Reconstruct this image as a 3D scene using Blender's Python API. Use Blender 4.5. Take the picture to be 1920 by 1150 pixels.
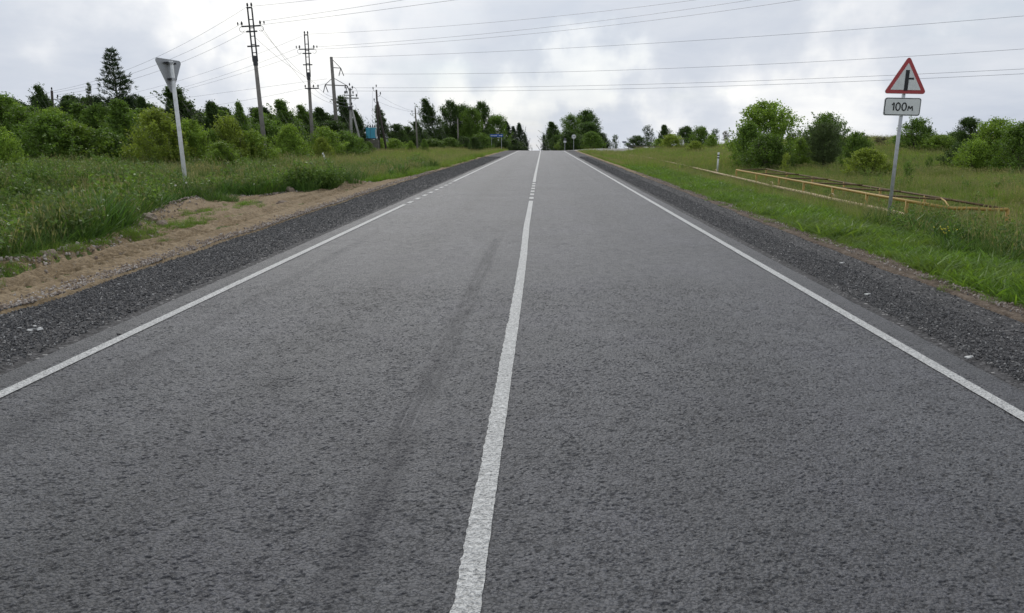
import bpy, math, random
import numpy as np
from mathutils import Vector, Matrix
R = math.radians
for o in list(bpy.data.objects): bpy.data.objects.remove(o)
S = bpy.context.scene
COL = S.collection

# ------------------------------------------------------------------ camera
FPX = 1400.0; HY = 284.0; CX = 960.0; CY = 575.0; CAMH = 1.7
PITCH = math.atan((CY - HY) / FPX)
YAW = math.atan(59 * math.cos(PITCH) / FPX)
cd = bpy.data.cameras.new('camera'); cam = bpy.data.objects.new('camera', cd); COL.objects.link(cam)
cam.location = (0, 0, CAMH); cam.rotation_euler = (math.pi/2 - PITCH, 0, YAW)
cd.lens = 36 * FPX / 1920; cd.sensor_width = 36; cd.clip_start = 0.1; cd.clip_end = 8000
S.camera = cam
CM = np.array(cam.rotation_euler.to_matrix())

# ------------------------------------------------------------------ colour management
vs = S.view_settings
vs.view_transform = 'Standard'; vs.look = 'None'; vs.exposure = 0.0; vs.gamma = 1.0; vs.use_curve_mapping = False

# ------------------------------------------------------------------ sun (behind thin cloud, ahead and a little to the left)
SUN_EL, SUN_AZ = R(42), R(-13)       # azimuth measured from +Y towards +X
sd = bpy.data.lights.new('sun', 'SUN'); so = bpy.data.objects.new('sun', sd); COL.objects.link(so)
sd.energy = 1.5; sd.angle = R(14); sd.color = (1, .965, .9)
sdir = Vector((math.sin(SUN_AZ)*math.cos(SUN_EL), math.cos(SUN_AZ)*math.cos(SUN_EL), math.sin(SUN_EL)))
so.rotation_euler = (-sdir).to_track_quat('-Z', 'Y').to_euler()

# ------------------------------------------------------------------ node helper
class NT:
    def __init__(s, tree): s.t = tree; s.n = tree.nodes; s.l = tree.links
    def new(s, typ, **kw):
        n = s.n.new(typ)
        for k, v in kw.items():
            if k.startswith('i_'):
                key = k[2:]; key = int(key) if key.isdigit() else key.replace('_', ' ')
                s.set(n.inputs[key], v)
            else: setattr(n, k, v)
        return n
    def set(s, sock, v):
        if isinstance(v, bpy.types.NodeSocket): s.l.new(v, sock)
        elif isinstance(v, bpy.types.Node): s.l.new(v.outputs[0], sock)
        else: sock.default_value = v
    def math(s, op, a, b=0.0, c=None, clamp=False):
        n = s.n.new('ShaderNodeMath'); n.operation = op; n.use_clamp = clamp
        s.set(n.inputs[0], a); s.set(n.inputs[1], b)
        if c is not None: s.set(n.inputs[2], c)
        return n.outputs[0]
    def vmath(s, op, a, b=None, out=0, scale=None):
        n = s.n.new('ShaderNodeVectorMath'); n.operation = op; s.set(n.inputs[0], a)
        if b is not None: s.set(n.inputs[1], b)
        if scale is not None: s.set(n.inputs['Scale'], scale)
        return n.outputs[out]
    def noise(s, vec, scale, detail=4, rough=.55, dist=0.0, out=0):
        n = s.n.new('ShaderNodeTexNoise')
        if vec is not None: s.set(n.inputs['Vector'], vec)
        n.inputs['Scale'].default_value = scale; n.inputs['Detail'].default_value = detail
        n.inputs['Roughness'].default_value = rough; n.inputs['Distortion'].default_value = dist
        return n.outputs[out]
    def voro(s, vec, scale, feature='F1', out=0, rand=1.0):
        n = s.n.new('ShaderNodeTexVoronoi'); n.feature = feature
        s.set(n.inputs['Vector'], vec); n.inputs['Scale'].default_value = scale; n.inputs['Randomness'].default_value = rand
        return n.outputs[out]
    def ramp(s, fac, stops, interp='LINEAR'):
        n = s.n.new('ShaderNodeValToRGB'); s.set(n.inputs[0], fac); cr = n.color_ramp; cr.interpolation = interp
        while len(cr.elements) < len(stops): cr.elements.new(.5)
        for e, (p, c) in zip(cr.elements, stops):
            e.position = p
            e.color = (c, c, c, 1) if isinstance(c, (int, float)) else (*c, 1)
        return n.outputs[0]
    def mapr(s, v, a, b, c=0.0, d=1.0, smooth=False):
        n = s.n.new('ShaderNodeMapRange'); n.clamp = True
        if smooth: n.interpolation_type = 'SMOOTHSTEP'
        s.set(n.inputs[0], v)
        for i, q in enumerate((a, b, c, d)): s.set(n.inputs[i+1], q)
        return n.outputs[0]
    def mix(s, fac, a, b, blend='MIX'):
        n = s.n.new('ShaderNodeMix'); n.data_type = 'RGBA'; n.blend_type = blend
        s.set(n.inputs[0], fac)
        for i, q in ((6, a), (7, b)):
            if isinstance(q, tuple) and len(q) == 3: q = (*q, 1)
            s.set(n.inputs[i], q)
        return n.outputs[2]
    def sep(s, v):
        n = s.n.new('ShaderNodeSeparateXYZ'); s.set(n.inputs[0], v); return n.outputs
    def comb(s, x, y, z):
        n = s.n.new('ShaderNodeCombineXYZ'); s.set(n.inputs[0], x); s.set(n.inputs[1], y); s.set(n.inputs[2], z); return n.outputs[0]

# ------------------------------------------------------------------ world : Nishita sky under a broken cloud layer
W = bpy.data.worlds.new('World'); S.world = W; W.use_nodes = True
n = NT(W.node_tree); n.n.clear()
out = n.new('ShaderNodeOutputWorld'); bg = n.new('ShaderNodeBackground')
sky = n.new('ShaderNodeTexSky', sky_type='NISHITA', sun_disc=False, sun_elevation=SUN_EL, sun_rotation=SUN_AZ)
skyc = n.vmath('SCALE', sky.outputs[0], scale=0.085)
tc = n.new('ShaderNodeTexCoord').outputs['Generated']
dirn = n.vmath('NORMALIZE', tc)
dx, dy, dz = n.sep(dirn)
zz = n.math('MAXIMUM', dz, 0.0)
inv = n.math('DIVIDE', 1.0, n.math('ADD', zz, .22))
flat = n.comb(n.math('MULTIPLY', dx, inv), n.math('MULTIPLY', dy, inv), n.math('MULTIPLY', zz, 2.2))
n1 = n.noise(flat, 1.05, 9, .56, .25)
n2 = n.noise(n.vmath('ADD', flat, (3.1, 7.7, 1.3)), 3.2, 9, .60, .35)
n3 = n.noise(n.vmath('ADD', flat, (9.1, 1.7, 4.3)), 0.45, 5, .5, .1)
def px_dir(px, py):
    v = CM @ np.array([px - CX, -(py - CY), -FPX]); return v / np.linalg.norm(v)
def blob(px, py, rad_px, sharp=1.0):
    d = px_dir(px, py)
    dot = n.vmath('DOT_PRODUCT', n.vmath('ADD', dirn, n.vmath('SCALE', n.vmath('SUBTRACT', n.new('ShaderNodeTexNoise', i_Vector=dirn, i_Scale=7.0, i_Detail=5.0).outputs['Color'], (.5, .5, .5)), scale=.16)), tuple(d), out=1)
    r = rad_px / FPX
    return n.mapr(dot, math.cos(r*1.5), 1.01, 0, 1, True)
dens = n.math('ADD', .085, n.math('ADD', n.math('MULTIPLY', n1, .55), n.math('MULTIPLY', n2, .27)))
bias = 0.0
for px, py, rad, w in CLOUDS if 'CLOUDS' in globals() else [
        (690, 20, 230, .24), (660, 140, 150, .12), (340, 10, 160, .15), (100, 160, 170, .13), (450, 190, 150, .13),
        (1020, 240, 90, .22), (1150, 205, 90, .13), (1480, 190, 190, .12), (1330, 190, 150, .06), (1690, 30, 160, .10), (1620, 150, 110, .09),
        (170, 30, 230, -.10), (60, 110, 200, -.05), (950, 170, 170, -.08), (300, 130, 120, -.05), (520, 90, 110, -.05), (1780, 200, 200, -.05),
        (760, 190, 130, -.06)]:
    b = n.math('MULTIPLY', blob(px, py, rad), w)
    bias = b if isinstance(bias, float) else n.math('ADD', bias, b)
dens = n.math('ADD', dens, bias)
cc = n.ramp(dens, [(.26, (.50, .55, .65)), (.40, (.59, .64, .73)), (.55, (.68, .72, .79)), (.72, (.81, .835, .88)), (.95, (1.04, 1.04, 1.02))])
# thinner cloud towards the horizon lets a little blue through
gap = n.mapr(n.noise(n.vmath('ADD', flat, (5.5, 2.2, 8.8)), 1.3, 6, .55, .2), .52, .68, 0, .35, True)
gap = n.math('ADD', gap, n.math('MULTIPLY', blob(1000, 190, 150), .25), clamp=True)
blue = n.mix(.5, (.56, .65, .76), skyc)
cc = n.mix(gap, cc, blue)
hz = n.mapr(dz, 0.0, 0.05, .30, 0, True)
cc = n.mix(hz, cc, (.80, .83, .88))
sdot = n.vmath('DOT_PRODUCT', dirn, tuple(sdir), out=1)
glow = n.math('MULTIPLY', n.math('POWER', n.math('MAXIMUM', sdot, 0.0), 9.0), .30)
cc = n.mix(1.0, cc, n.mix(1.0, (1, .97, .92), n.comb(glow, glow, glow), 'MULTIPLY'), 'ADD')
n.set(bg.inputs[0], cc); bg.inputs[1].default_value = 1.0
n.l.new(bg.outputs[0], out.inputs[0])

# ------------------------------------------------------------------ helpers : projection, noise, terrain
def P(px, py, D):
    v = CM @ np.array([px - CX, -(py - CY), -FPX]); k = D / v[1]
    return Vector((v[0]*k, D, CAMH + v[2]*k))
_T = np.random.RandomState(5).rand(256, 256)
def vnoise(x, y, s=1.0, seed=0):
    x = np.asarray(x, float)*s + seed*17.3; y = np.asarray(y, float)*s + seed*9.1
    xi = np.floor(x).astype(int); yi = np.floor(y).astype(int); fx = x - xi; fy = y - yi
    fx = fx*fx*(3-2*fx); fy = fy*fy*(3-2*fy)
    a = _T[xi & 255, yi & 255]; b = _T[(xi+1) & 255, yi & 255]; c = _T[xi & 255, (yi+1) & 255]; d = _T[(xi+1) & 255, (yi+1) & 255]
    return (a*(1-fx)+b*fx)*(1-fy) + (c*(1-fx)+d*fx)*fy
def fbm(x, y, s=1.0, o=4, seed=0):
    t = 0; a = .5
    for i in range(o): t = t + a*vnoise(x, y, s*2**i, seed+i); a *= .5
    return t / (1 - .5**o)
def sst(v, a, b):
    t = np.clip((np.asarray(v, float)-a)/(b-a), 0, 1); return t*t*(3-2*t)

SL = .0155
_yy = np.arange(-60, 4200, 1.0)
_sl = np.interp(_yy, [-60, 108, 150, 260, 480, 700, 4200], [SL, SL, -.016, -.022, -.008, 0, 0])
_zz = np.cumsum(_sl); _zz -= np.interp(0, _yy, _zz)
def road_z(y): return np.interp(y, _yy, _zz)

SH_L = lambda y: np.interp(y, [0, 8, 15, 30, 60, 200], [-5.3, -5.3, -5.38, -5.7, -5.75, -5.75]) + .10*(fbm(y, y*0, .9, 3, 3)-.5)*2
DIRT_L = lambda y: np.interp(y, [0, 8, 11.8, 13.5, 15.6, 18, 21, 23, 25, 28, 33, 45, 200], [-6.9, -7.0, -7.2, -7.7, -8.6, -9.3, -9.9, -8.9, -8.3, -7.4, -6.6, -6.3, -6.2]) + .35*(fbm(y, y*0, .8, 4, 8)-.5)
SH_R = lambda y: np.interp(y, [0, 8, 40, 200], [4.55, 4.6, 4.65, 4.8]) + .10*(fbm(y, y*0, .7, 3, 13)-.5)*2
DIRT_R = lambda y: np.interp(y, [0, 8, 14, 22, 40, 200], [5.05, 5.0, 4.98, 4.95, 5.1, 5.3]) + .25*(fbm(y, y*0, .9, 4, 18)-.5)

def rel(x, y):
    x = np.asarray(x, float); y = np.asarray(y, float)
    dl = DIRT_L(y)
    far = sst(y, 22, 32)
    depth = .85*(1-far) + .25*far
    u = dl - x                                       # metres outside the left dirt edge
    left = -depth*(sst(u, 0, 2.0))*(1 - sst(u, 3.0, 8.0)) + .05*sst(u, 8, 30)
    left = left - .03*sst(-x, 5.3, 7)
    right = np.interp(x, [4.6, 5.2, 7, 8.5, 11, 14, 20, 27, 35, 50, 90, 400], [0, -.03, -.14, -.32, -.30, .02, .30, .85, 1.35, 1.6, 1.7, 1.7])
    k = .45 + .55*sst(y, 15, 60)
    right = np.where(right > 0, right*k, right)
    r = np.where(x < 0, left, right)
    r = r + .12*(fbm(x, y, .22, 3, 21)-.5)*sst(np.abs(x), 7, 12)
    r = r - .08*sst(x - SH_L(y), .0, .2)*(1 - sst(x - SH_R(y), -.2, 0))   # the bed under asphalt and gravel
    # berm thrown up along the left dirt edge
    b = np.exp(-((x - dl - .15)/.28)**2)*sst(y, 6, 10)*(1-sst(y, 21, 23))
    r = r + b*(.05 + .16*fbm(x, y, 1.6, 3, 31))
    b2 = np.exp(-((x + 7.0)/.55)**2 - ((y-27.2)/1.6)**2)
    return r + b2*.22*(.6+.8*fbm(x, y, 2.2, 3, 41))
def gz(x, y): return rel(x, y) + road_z(y)
def gzf(x, y): return float(gz(x, y))

# ------------------------------------------------------------------ helpers : meshes and tagging
def tag(o, label=None, cat=None, group=None, kind=None):
    if label: o['label'] = label
    if cat: o['category'] = cat
    if group: o['group'] = group
    if kind: o['kind'] = kind
    return o
def empty(name, loc, label, cat, group=None):
    o = bpy.data.objects.new(name, None); COL.objects.link(o); o.location = loc; o.empty_display_size = .2
    return tag(o, label, cat, group)
def mesh_np(name, v, f, mat=None, smooth=False):
    """v (N,3) and f (M,k) arrays"""
    v = np.asarray(v, np.float32); f = np.asarray(f, np.int32); k = f.shape[1]
    m = bpy.data.meshes.new(name)
    m.vertices.add(len(v)); m.vertices.foreach_set('co', v.ravel())
    m.loops.add(f.size); m.loops.foreach_set('vertex_index', f.ravel())
    m.polygons.add(len(f)); m.polygons.foreach_set('loop_start', np.arange(0, f.size, k, dtype=np.int32))
    m.polygons.foreach_set('loop_total', np.full(len(f), k, np.int32))
    m.polygons.foreach_set('use_smooth', np.full(len(f), smooth, bool))
    m.update(calc_edges=True)
    if mat: m.materials.append(mat)
    return m
def fattr(m, name, vals, dom='FACE'):
    a = m.attributes.new(name, 'FLOAT', dom); a.data.foreach_set('value', np.asarray(vals, np.float32))
def link(name, mesh, parent=None):
    o = bpy.data.objects.new(name, mesh); COL.objects.link(o)
    if parent: o.parent = parent
    return o
class MB:
    def __init__(s): s.v = []; s.f = []
    def box(s, c, d, rot=None):
        b = len(s.v)
        for x in (-.5, .5):
            for y in (-.5, .5):
                for z in (-.5, .5):
                    p = Vector((x*d[0], y*d[1], z*d[2]))
                    if rot: p = rot @ p
                    s.v.append(tuple(Vector(c)+p))
        for q in ((0,1,3,2), (4,6,7,5), (0,4,5,1), (2,3,7,6), (0,2,6,4), (1,5,7,3)): s.f.append(tuple(b+i for i in q))
        return s
    def tube(s, pts, r, n=6, cap=True):
        pts = [Vector(p) for p in pts]; rs = r if isinstance(r, (list, tuple)) else [r]*len(pts)
        b0 = len(s.v)
        up = None
        for i, p in enumerate(pts):
            t = (pts[min(i+1, len(pts)-1)] - pts[max(i-1, 0)]).normalized()
            if up is None: up = t.orthogonal().normalized()
            a = (up - t*up.dot(t)).normalized(); up = a; c = t.cross(a)
            for k in range(n):
                g = 2*math.pi*k/n + math.pi/n
                s.v.append(tuple(p + (a*math.cos(g) + c*math.sin(g))*rs[i]))
        for i in range(len(pts)-1):
            for k in range(n):
                k2 = (k+1) % n
                s.f.append((b0+i*n+k, b0+i*n+k2, b0+(i+1)*n+k2, b0+(i+1)*n+k))
        if cap:
            s.f.append(tuple(b0+k for k in range(n))[::-1]); s.f.append(tuple(b0+(len(pts)-1)*n+k for k in range(n)))
        return s
    def lathe(s, c, prof, n=8, ax=None):
        b = len(s.v); M = ax or Matrix.Identity(3)
        for r, z in prof:
            for k in range(n):
                g = 2*math.pi*k/n
                s.v.append(tuple(Vector(c) + M @ Vector((r*math.cos(g), r*math.sin(g), z))))
        for i in range(len(prof)-1):
            for k in range(n):
                k2 = (k+1) % n; s.f.append((b+i*n+k, b+i*n+k2, b+(i+1)*n+k2, b+(i+1)*n+k))
        s.f.append(tuple(b+k for k in range(n))[::-1]); s.f.append(tuple(b+(len(prof)-1)*n+k for k in range(n)))
        return s
    def prism(s, pts, y0, y1):
        """polygon in XZ extruded along Y"""
        b = len(s.v); k = len(pts)
        for y in (y0, y1):
            for x, z in pts: s.v.append((x, y, z))
        s.f.append(tuple(range(b, b+k))); s.f.append(tuple(range(b+k, b+2*k))[::-1])
        for i in range(k):
            j = (i+1) % k; s.f.append((b+i, b+k+i, b+k+j, b+j))
        return s
    def build(s, name, mat, parent=None, smooth=False):
        m = bpy.data.meshes.new(name); m.from_pydata(s.v, [], s.f); m.update()
        if smooth: m.polygons.foreach_set('use_smooth', [True]*len(m.polygons))
        m.materials.append(mat)
        return link(name, m, parent)

# ------------------------------------------------------------------ materials
def mat(name):
    m = bpy.data.materials.new(name); m.use_nodes = True; t = NT(m.node_tree); t.n.clear()
    o = t.new('ShaderNodeOutputMaterial'); b = t.new('ShaderNodeBsdfPrincipled'); t.l.new(b.outputs[0], o.inputs[0])
    t.b = b; t.o = o
    return m, t
def simple(name, col, rough=.6, metal=0.0, var=.25, scale=12, bump=.0, spec=.5, dirt=None):
    m, t = mat(name)
    co = t.new('ShaderNodeTexCoord').outputs['Object']
    nz = t.noise(co, scale, 6, .6)
    f = t.mapr(nz, .3, .7, 1-var, 1+var)
    c = t.mix(1.0, (*col, 1), t.comb(f, f, f), 'MULTIPLY')
    if dirt:
        c = t.mix(t.mapr(t.noise(co, scale*.35, 7, .65), .5, .72, 0, .75), c, dirt)
    t.set(t.b.inputs['Base Color'], c)
    t.set(t.b.inputs['Roughness'], t.mapr(nz, .3, .7, rough-.08, min(1, rough+.1)))
    t.b.inputs['Metallic'].default_value = metal; t.b.inputs['Specular IOR Level'].default_value = spec
    if bump:
        bp = t.new('ShaderNodeBump', i_Strength=.8, i_Distance=bump); t.set(bp.inputs['Height'], nz); t.set(t.b.inputs['Normal'], bp)
    return m

# --- asphalt
M_ASPH, t = mat('asphalt')
geo = t.new('ShaderNodeNewGeometry').outputs['Position']
gx, gy, gzz = t.sep(geo)
wv = t.vmath('ADD', geo, t.vmath('SCALE', t.vmath('SUBTRACT', t.noise(geo, 38, 2, .5, out=1), (.5, .5, .5)), scale=.022))
ag = t.voro(wv, 62, out=0)
agc = t.voro(wv, 62, out=1)
fine = t.noise(geo, 150, 3, .65)
mid = t.noise(geo, 40, 4, .65)
clump = t.noise(geo, 7.0, 6, .7)
pitn = t.math('ADD', t.math('MULTIPLY', t.noise(t.vmath('ADD', geo, (3, 1, 0)), 88, 3, .65, .3), .72), t.math('MULTIPLY', t.math('SUBTRACT', 1.0, ag), .20))
thr = t.mapr(clump, .32, .68, .36, .455)
pit = t.mapr(t.math('SUBTRACT', thr, pitn), -.020, .026, 0, 1, True)
near = t.new('ShaderNodeAttribute', attribute_name='near').outputs['Fac']
apit = t.new('ShaderNodeAttribute', attribute_name='pit').outputs['Fac']
pit = t.math('MAXIMUM', t.math('MULTIPLY', pit, .72), t.math('MULTIPLY', t.math('MULTIPLY', apit, near), .68))
agv = t.sep(agc)[0]
base = t.mapr(t.math('ADD', t.math('MULTIPLY', agv, .5), t.math('MULTIPLY', fine, .5)), .2, .8, .044, .098)
big = t.noise(geo, .55, 5, .6)
base = t.math('MULTIPLY', base, t.mapr(big, .3, .7, .80, 1.18))
# lighter polished lanes, darker oil band in the middle of the left lane
def band(x0, w, amp):
    d = t.math('DIVIDE', t.math('SUBTRACT', gx, x0), w)
    return t.math('MULTIPLY', t.math('POWER', 2.718, t.math('MULTIPLY', t.math('MULTIPLY', d, d), -1.0)), amp)
wob = t.mapr(t.noise(t.comb(0.0, t.math('MULTIPLY', gy, .25), 0.0), 1.0, 3), 0, 1, .3, 1.5)
bands = t.math('MULTIPLY', t.math('ADD', band(-1.95, .33, -.20), t.math('ADD', band(1.35, .6, -.07), t.math('ADD', band(2.2, .35, .08), t.math('ADD', band(-.95, .35, .05), band(.45, .35, .07))))), wob)
base = t.math('MULTIPLY', base, t.math('ADD', 1.0, bands))
base = t.math('MULTIPLY', base, t.mapr(pit, 0, 1, 1.02, .50))  # pits darkened: bitumen binder, plus the shade inside them put into the colour
# tyre marks
def tyre(x0, w, y0, y1, amp):
    xx = t.math('ADD', t.math('SUBTRACT', gx, x0), t.math('MULTIPLY', t.math('SUBTRACT', t.noise(t.comb(0.0, gy, 0.0), .35, 2), .5), .10))
    m_ = t.mapr(t.math('ABSOLUTE', xx), w*.35, w, 1, 0, True)
    e = t.math('MULTIPLY', t.mapr(gy, y0, y0+1.2, 0, 1, True), t.mapr(gy, y1-2.5, y1, 1, 0, True))
    k = t.mapr(t.noise(t.vmath('MULTIPLY', geo, (9.0, .9, 1.0)), 2.5, 5, .6), .35, .6, .35, 1)
    return t.math('MULTIPLY', t.math('MULTIPLY', m_, e), t.math('MULTIPLY', k, amp)), xx
ty1, x1 = tyre(-.80, .135, 1.9, 14.5, .85)
ty2, x2 = tyre(-3.12, .14, 3.0, 14.0, .55)
ty3, x3 = tyre(2.25, .16, 30, 80, .25)
ty = t.math('ADD', t.math('ADD', ty1, ty2), ty3, clamp=True)
outer = t.math('MAXIMUM', t.mapr(gx, -3.78, -3.74, 1, 0), t.mapr(gx, 3.07, 3.11, 0, 1))      # bituminous edge strip, untrafficked
base = t.math('MULTIPLY', base, t.mapr(outer, 0, 1, 1, .72))
col = t.comb(base, t.math('MULTIPLY', base, 1.01), t.math('MULTIPLY', base, 1.08))
purp = t.mapr(t.noise(geo, .9, 4, .6), .48, .66, 0, .25)
col = t.mix(purp, col, t.mix(1.0, col, (1.0, .95, 1.14), 'MULTIPLY'))
col = t.mix(ty, col, (.010, .011, .017))
sc = t.math('MULTIPLY', t.mapr(t.math('ABSOLUTE', t.math('SUBTRACT', t.math('ABSOLUTE', t.math('ADD', x1, .01)), .036)), .003, .009, 1, 0), t.math('MULTIPLY', t.mapr(gy, 4.1, 4.3, 0, 1), t.mapr(gy, 4.75, 4.95, 1, 0)))
col = t.mix(t.math('MULTIPLY', sc, .4), col, (.17, .17, .175))
d1 = t.math('DIVIDE', t.math('SUBTRACT', gx, -.70), .12); d2 = t.math('DIVIDE', t.math('SUBTRACT', gy, 4.5), .33)
sm = t.mapr(t.math('ADD', t.math('MULTIPLY', d1, d1), t.math('MULTIPLY', d2, d2)), .1, 1.3, .30, 0, True)
col = t.mix(t.math('MULTIPLY', sm, t.mapr(t.noise(geo, 16, 4, .6), .35, .65, .2, .8)), col, (.085, .085, .09))
spk = t.mapr(t.voro(geo, 22, out=0), .0, .05, 1, 0)
spk = t.math('MULTIPLY', spk, t.math('GREATER_THAN', t.sep(t.voro(geo, 22, out=1))[1], .985))
col = t.mix(spk, col, (.5, .5, .48))
t.set(t.b.inputs['Base Color'], col)
rgh = t.math('SUBTRACT', t.mapr(fine, .3, .7, .44, .60), t.math('MULTIPLY', ty, -.10))
t.set(t.b.inputs['Roughness'], t.math('ADD', rgh, t.math('MULTIPLY', pit, .25)))
t.b.inputs['Specular IOR Level'].default_value = .55
hgt = t.math('ADD', t.math('MULTIPLY', mid, .7), t.math('ADD', t.math('MULTIPLY', fine, .25), t.math('MULTIPLY', ag, -.5)))
hgt = t.math('SUBTRACT', hgt, t.math('MULTIPLY', pit, .45))
bp = t.new('ShaderNodeBump', i_Distance=.018)
t.set(bp.inputs['Strength'], t.math('MULTIPLY', t.math('SUBTRACT', 1.0, t.math('ADD', t.math('MULTIPLY', ty, .3), t.math('MULTIPLY', sm, .4), clamp=True)), .9))
t.set(bp.inputs['Height'], hgt); t.set(t.b.inputs['Normal'], bp)

# --- road paint
M_PAINT, t = mat('road_paint')
geo = t.new('ShaderNodeNewGeometry').outputs['Position']
w1 = t.noise(geo, 45, 5, .65, .6); w2 = t.noise(geo, 130, 3, .6); w3 = t.noise(geo, 1.2, 4, .6)
edge = t.voro(geo, 38, 'DISTANCE_TO_EDGE')
px_, py_, pz_ = t.sep(geo)
rib = t.math('SINE', t.math('MULTIPLY', t.math('ADD', py_, t.math('MULTIPLY', w1, .02)), 150.0))
c = t.ramp(t.math('ADD', t.math('MULTIPLY', w1, .6), t.math('MULTIPLY', w2, .4)), [(.34, (.10, .10, .10)), (.44, (.28, .28, .27)), (.54, (.54, .54, .52)), (.7, (.74, .74, .72))])
c = t.mix(t.mapr(edge, 0, .06, .6, 0), c, (.84, .84, .82))
c = t.mix(t.mapr(w3, .4, .7, 0, .3), c, (.42, .42, .41))
t.set(t.b.inputs['Base Color'], c); t.b.inputs['Roughness'].default_value = .6
bp = t.new('ShaderNodeBump', i_Distance=.014, i_Strength=.95)
t.set(bp.inputs['Height'], t.math('ADD', t.math('ADD', w1, t.math('MULTIPLY', rib, .05)), t.math('MULTIPLY', edge, -1.5))); t.set(t.b.inputs['Normal'], bp)

# --- gravel shoulder base
M_GRAV, t = mat('gravel')
geo = t.new('ShaderNodeNewGeometry').outputs['Position']
v1 = t.voro(geo, 38, out=0); v1c = t.sep(t.voro(geo, 38, out=1))[0]
v2 = t.voro(geo, 85, out=0); nn = t.noise(geo, 25, 5, .6)
g = t.mapr(v1c, 0, 1, .03, .11)
g = t.math('MULTIPLY', g, t.mapr(nn, .3, .7, .7, 1.25))
c = t.comb(g, t.math('MULTIPLY', g, .97), t.math('MULTIPLY', g, .97))
lt = t.math('GREATER_THAN', v1c, .975)
c = t.mix(lt, c, (.28, .27, .26))
t.set(t.b.inputs['Base Color'], c); t.b.inputs['Roughness'].default_value = .8; t.b.inputs['Specular IOR Level'].default_value = .2
bp = t.new('ShaderNodeBump', i_Distance=.02, i_Strength=.9)
t.set(bp.inputs['Height'], t.math('ADD', t.math('MULTIPLY', v1, -.8), t.math('MULTIPLY', v2, -.35))); t.set(t.b.inputs['Normal'], bp)
# --- smooth asphalt dust strip is part of the road sheet; bare dirt
def dirt_mat(name, c0, c1, tracks=False):
    m, t = mat(name)
    geo = t.new('ShaderNodeNewGeometry').outputs['Position']
    a = t.noise(geo, 1.3, 7, .65); b = t.noise(geo, 14, 6, .65); v = t.voro(geo, 42, out=0); vc = t.sep(t.voro(geo, 42, out=1))[0]
    c = t.mix(t.mapr(a, .3, .7, 0, 1), c0, c1)
    c = t.mix(t.mapr(b, .38, .66, 0, .8), c, tuple(q*.5 for q in c0))
    c = t.mix(t.mapr(t.noise(geo, 3.2, 6, .7), .5, .66, 0, .6), c, tuple(q*.6 for q in c0))
    st = t.math('MULTIPLY', t.math('GREATER_THAN', vc, .86), t.mapr(v, .25, .4, 1, 0))
    c = t.mix(t.math('MULTIPLY', st, .7), c, (.40, .37, .33))
    t.set(t.b.inputs['Base Color'], c); t.b.inputs['Roughness'].default_value = .9; t.b.inputs['Specular IOR Level'].default_value = .2
    h = t.math('ADD', b, t.math('MULTIPLY', t.math('MULTIPLY', st, v), -.5))
    bp = t.new('ShaderNodeBump', i_Distance=.07, i_Strength=.9); t.set(bp.inputs['Height'], h); t.set(t.b.inputs['Normal'], bp)
    return m
M_DIRT = dirt_mat('dirt', (.27, .195, .110), (.37, .285, .180))
M_DIRT2 = dirt_mat('brown_dirt', (.135, .098, .072), (.235, .19, .145))
# --- soil under the grass
M_SOIL, t = mat('grassy_soil')
geo = t.new('ShaderNodeNewGeometry').outputs['Position']
a = t.noise(geo, .35, 6, .6); b = t.noise(geo, 6, 6, .7)
c = t.ramp(a, [(.35, (.07, .11, .026)), (.5, (.10, .14, .038)), (.65, (.15, .155, .06))])
c = t.mix(t.mapr(b, .3, .7, 0, .6), c, (.04, .055, .02))
t.set(t.b.inputs['Base Color'], c); t.b.inputs['Roughness'].default_value = 1; t.b.inputs['Specular IOR Level'].default_value = .1
bp = t.new('ShaderNodeBump', i_Distance=.12, i_Strength=.8); t.set(bp.inputs['Height'], b); t.set(t.b.inputs['Normal'], bp)

# --- foliage : colour = object colour x leaf variation
def leaf_mat(name, translucency=.45, objcol=True, base=(.09, .13, .03), vary=.45, patch=None, spec=.25):
    m, t = mat(name)
    rn = t.new('ShaderNodeAttribute', attribute_name='rnd').outputs['Fac']
    if objcol: c = t.new('ShaderNodeObjectInfo').outputs['Color']
    else: c = base if len(base) == 4 else (*base, 1)
    f = t.mapr(rn, 0, 1, 1-vary, 1+vary)
    c = t.mix(1.0, c, t.comb(f, f, t.math('MULTIPLY', f, .9)), 'MULTIPLY')
    if patch:
        geo = t.new('ShaderNodeNewGeometry').outputs['Position']
        for sc_, a0, a1, cc_, k in patch:
            c = t.mix(t.mapr(t.noise(geo, sc_, 4, .6), a0, a1, 0, k), c, cc_)
    c = t.mix(t.mapr(rn, .82, 1, 0, .35), c, t.mix(1.0, c, (1.5, 1.25, .8), 'MULTIPLY'))
    t.set(t.b.inputs['Base Color'], c); t.b.inputs['Roughness'].default_value = .5; t.b.inputs['Specular IOR Level'].default_value = spec
    tr = t.new('ShaderNodeBsdfTranslucent'); t.set(tr.inputs[0], t.mix(1.0, c, (1.25, 1.25, .7), 'MULTIPLY'))
    mx = t.new('ShaderNodeMixShader'); mx.inputs[0].default_value = translucency
    t.l.new(t.b.outputs[0], mx.inputs[1]); t.l.new(tr.outputs[0], mx.inputs[2]); t.l.new(mx.outputs[0], t.o.inputs[0])
    return m
M_LEAF = leaf_mat('leaves'); M_NEEDLE = leaf_mat('needles', .15)
M_BARK = simple('bark', (.10, .085, .07), .9, var=.5, scale=9, bump=.02, spec=.2)
M_BIRCH = simple('birch_bark', (.34, .33, .30), .8, var=.5, scale=6, bump=.01, spec=.2, dirt=(.06, .055, .05))
M_MEADOW = leaf_mat('meadow_grass', .4, False, (.195, .300, .060), .45, [(.22, .46, .66, (.250, .262, .088), .6), (.6, .5, .68, (.085, .135, .03), .6), (.09, .52, .62, (.11, .15, .035), .5)])
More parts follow.
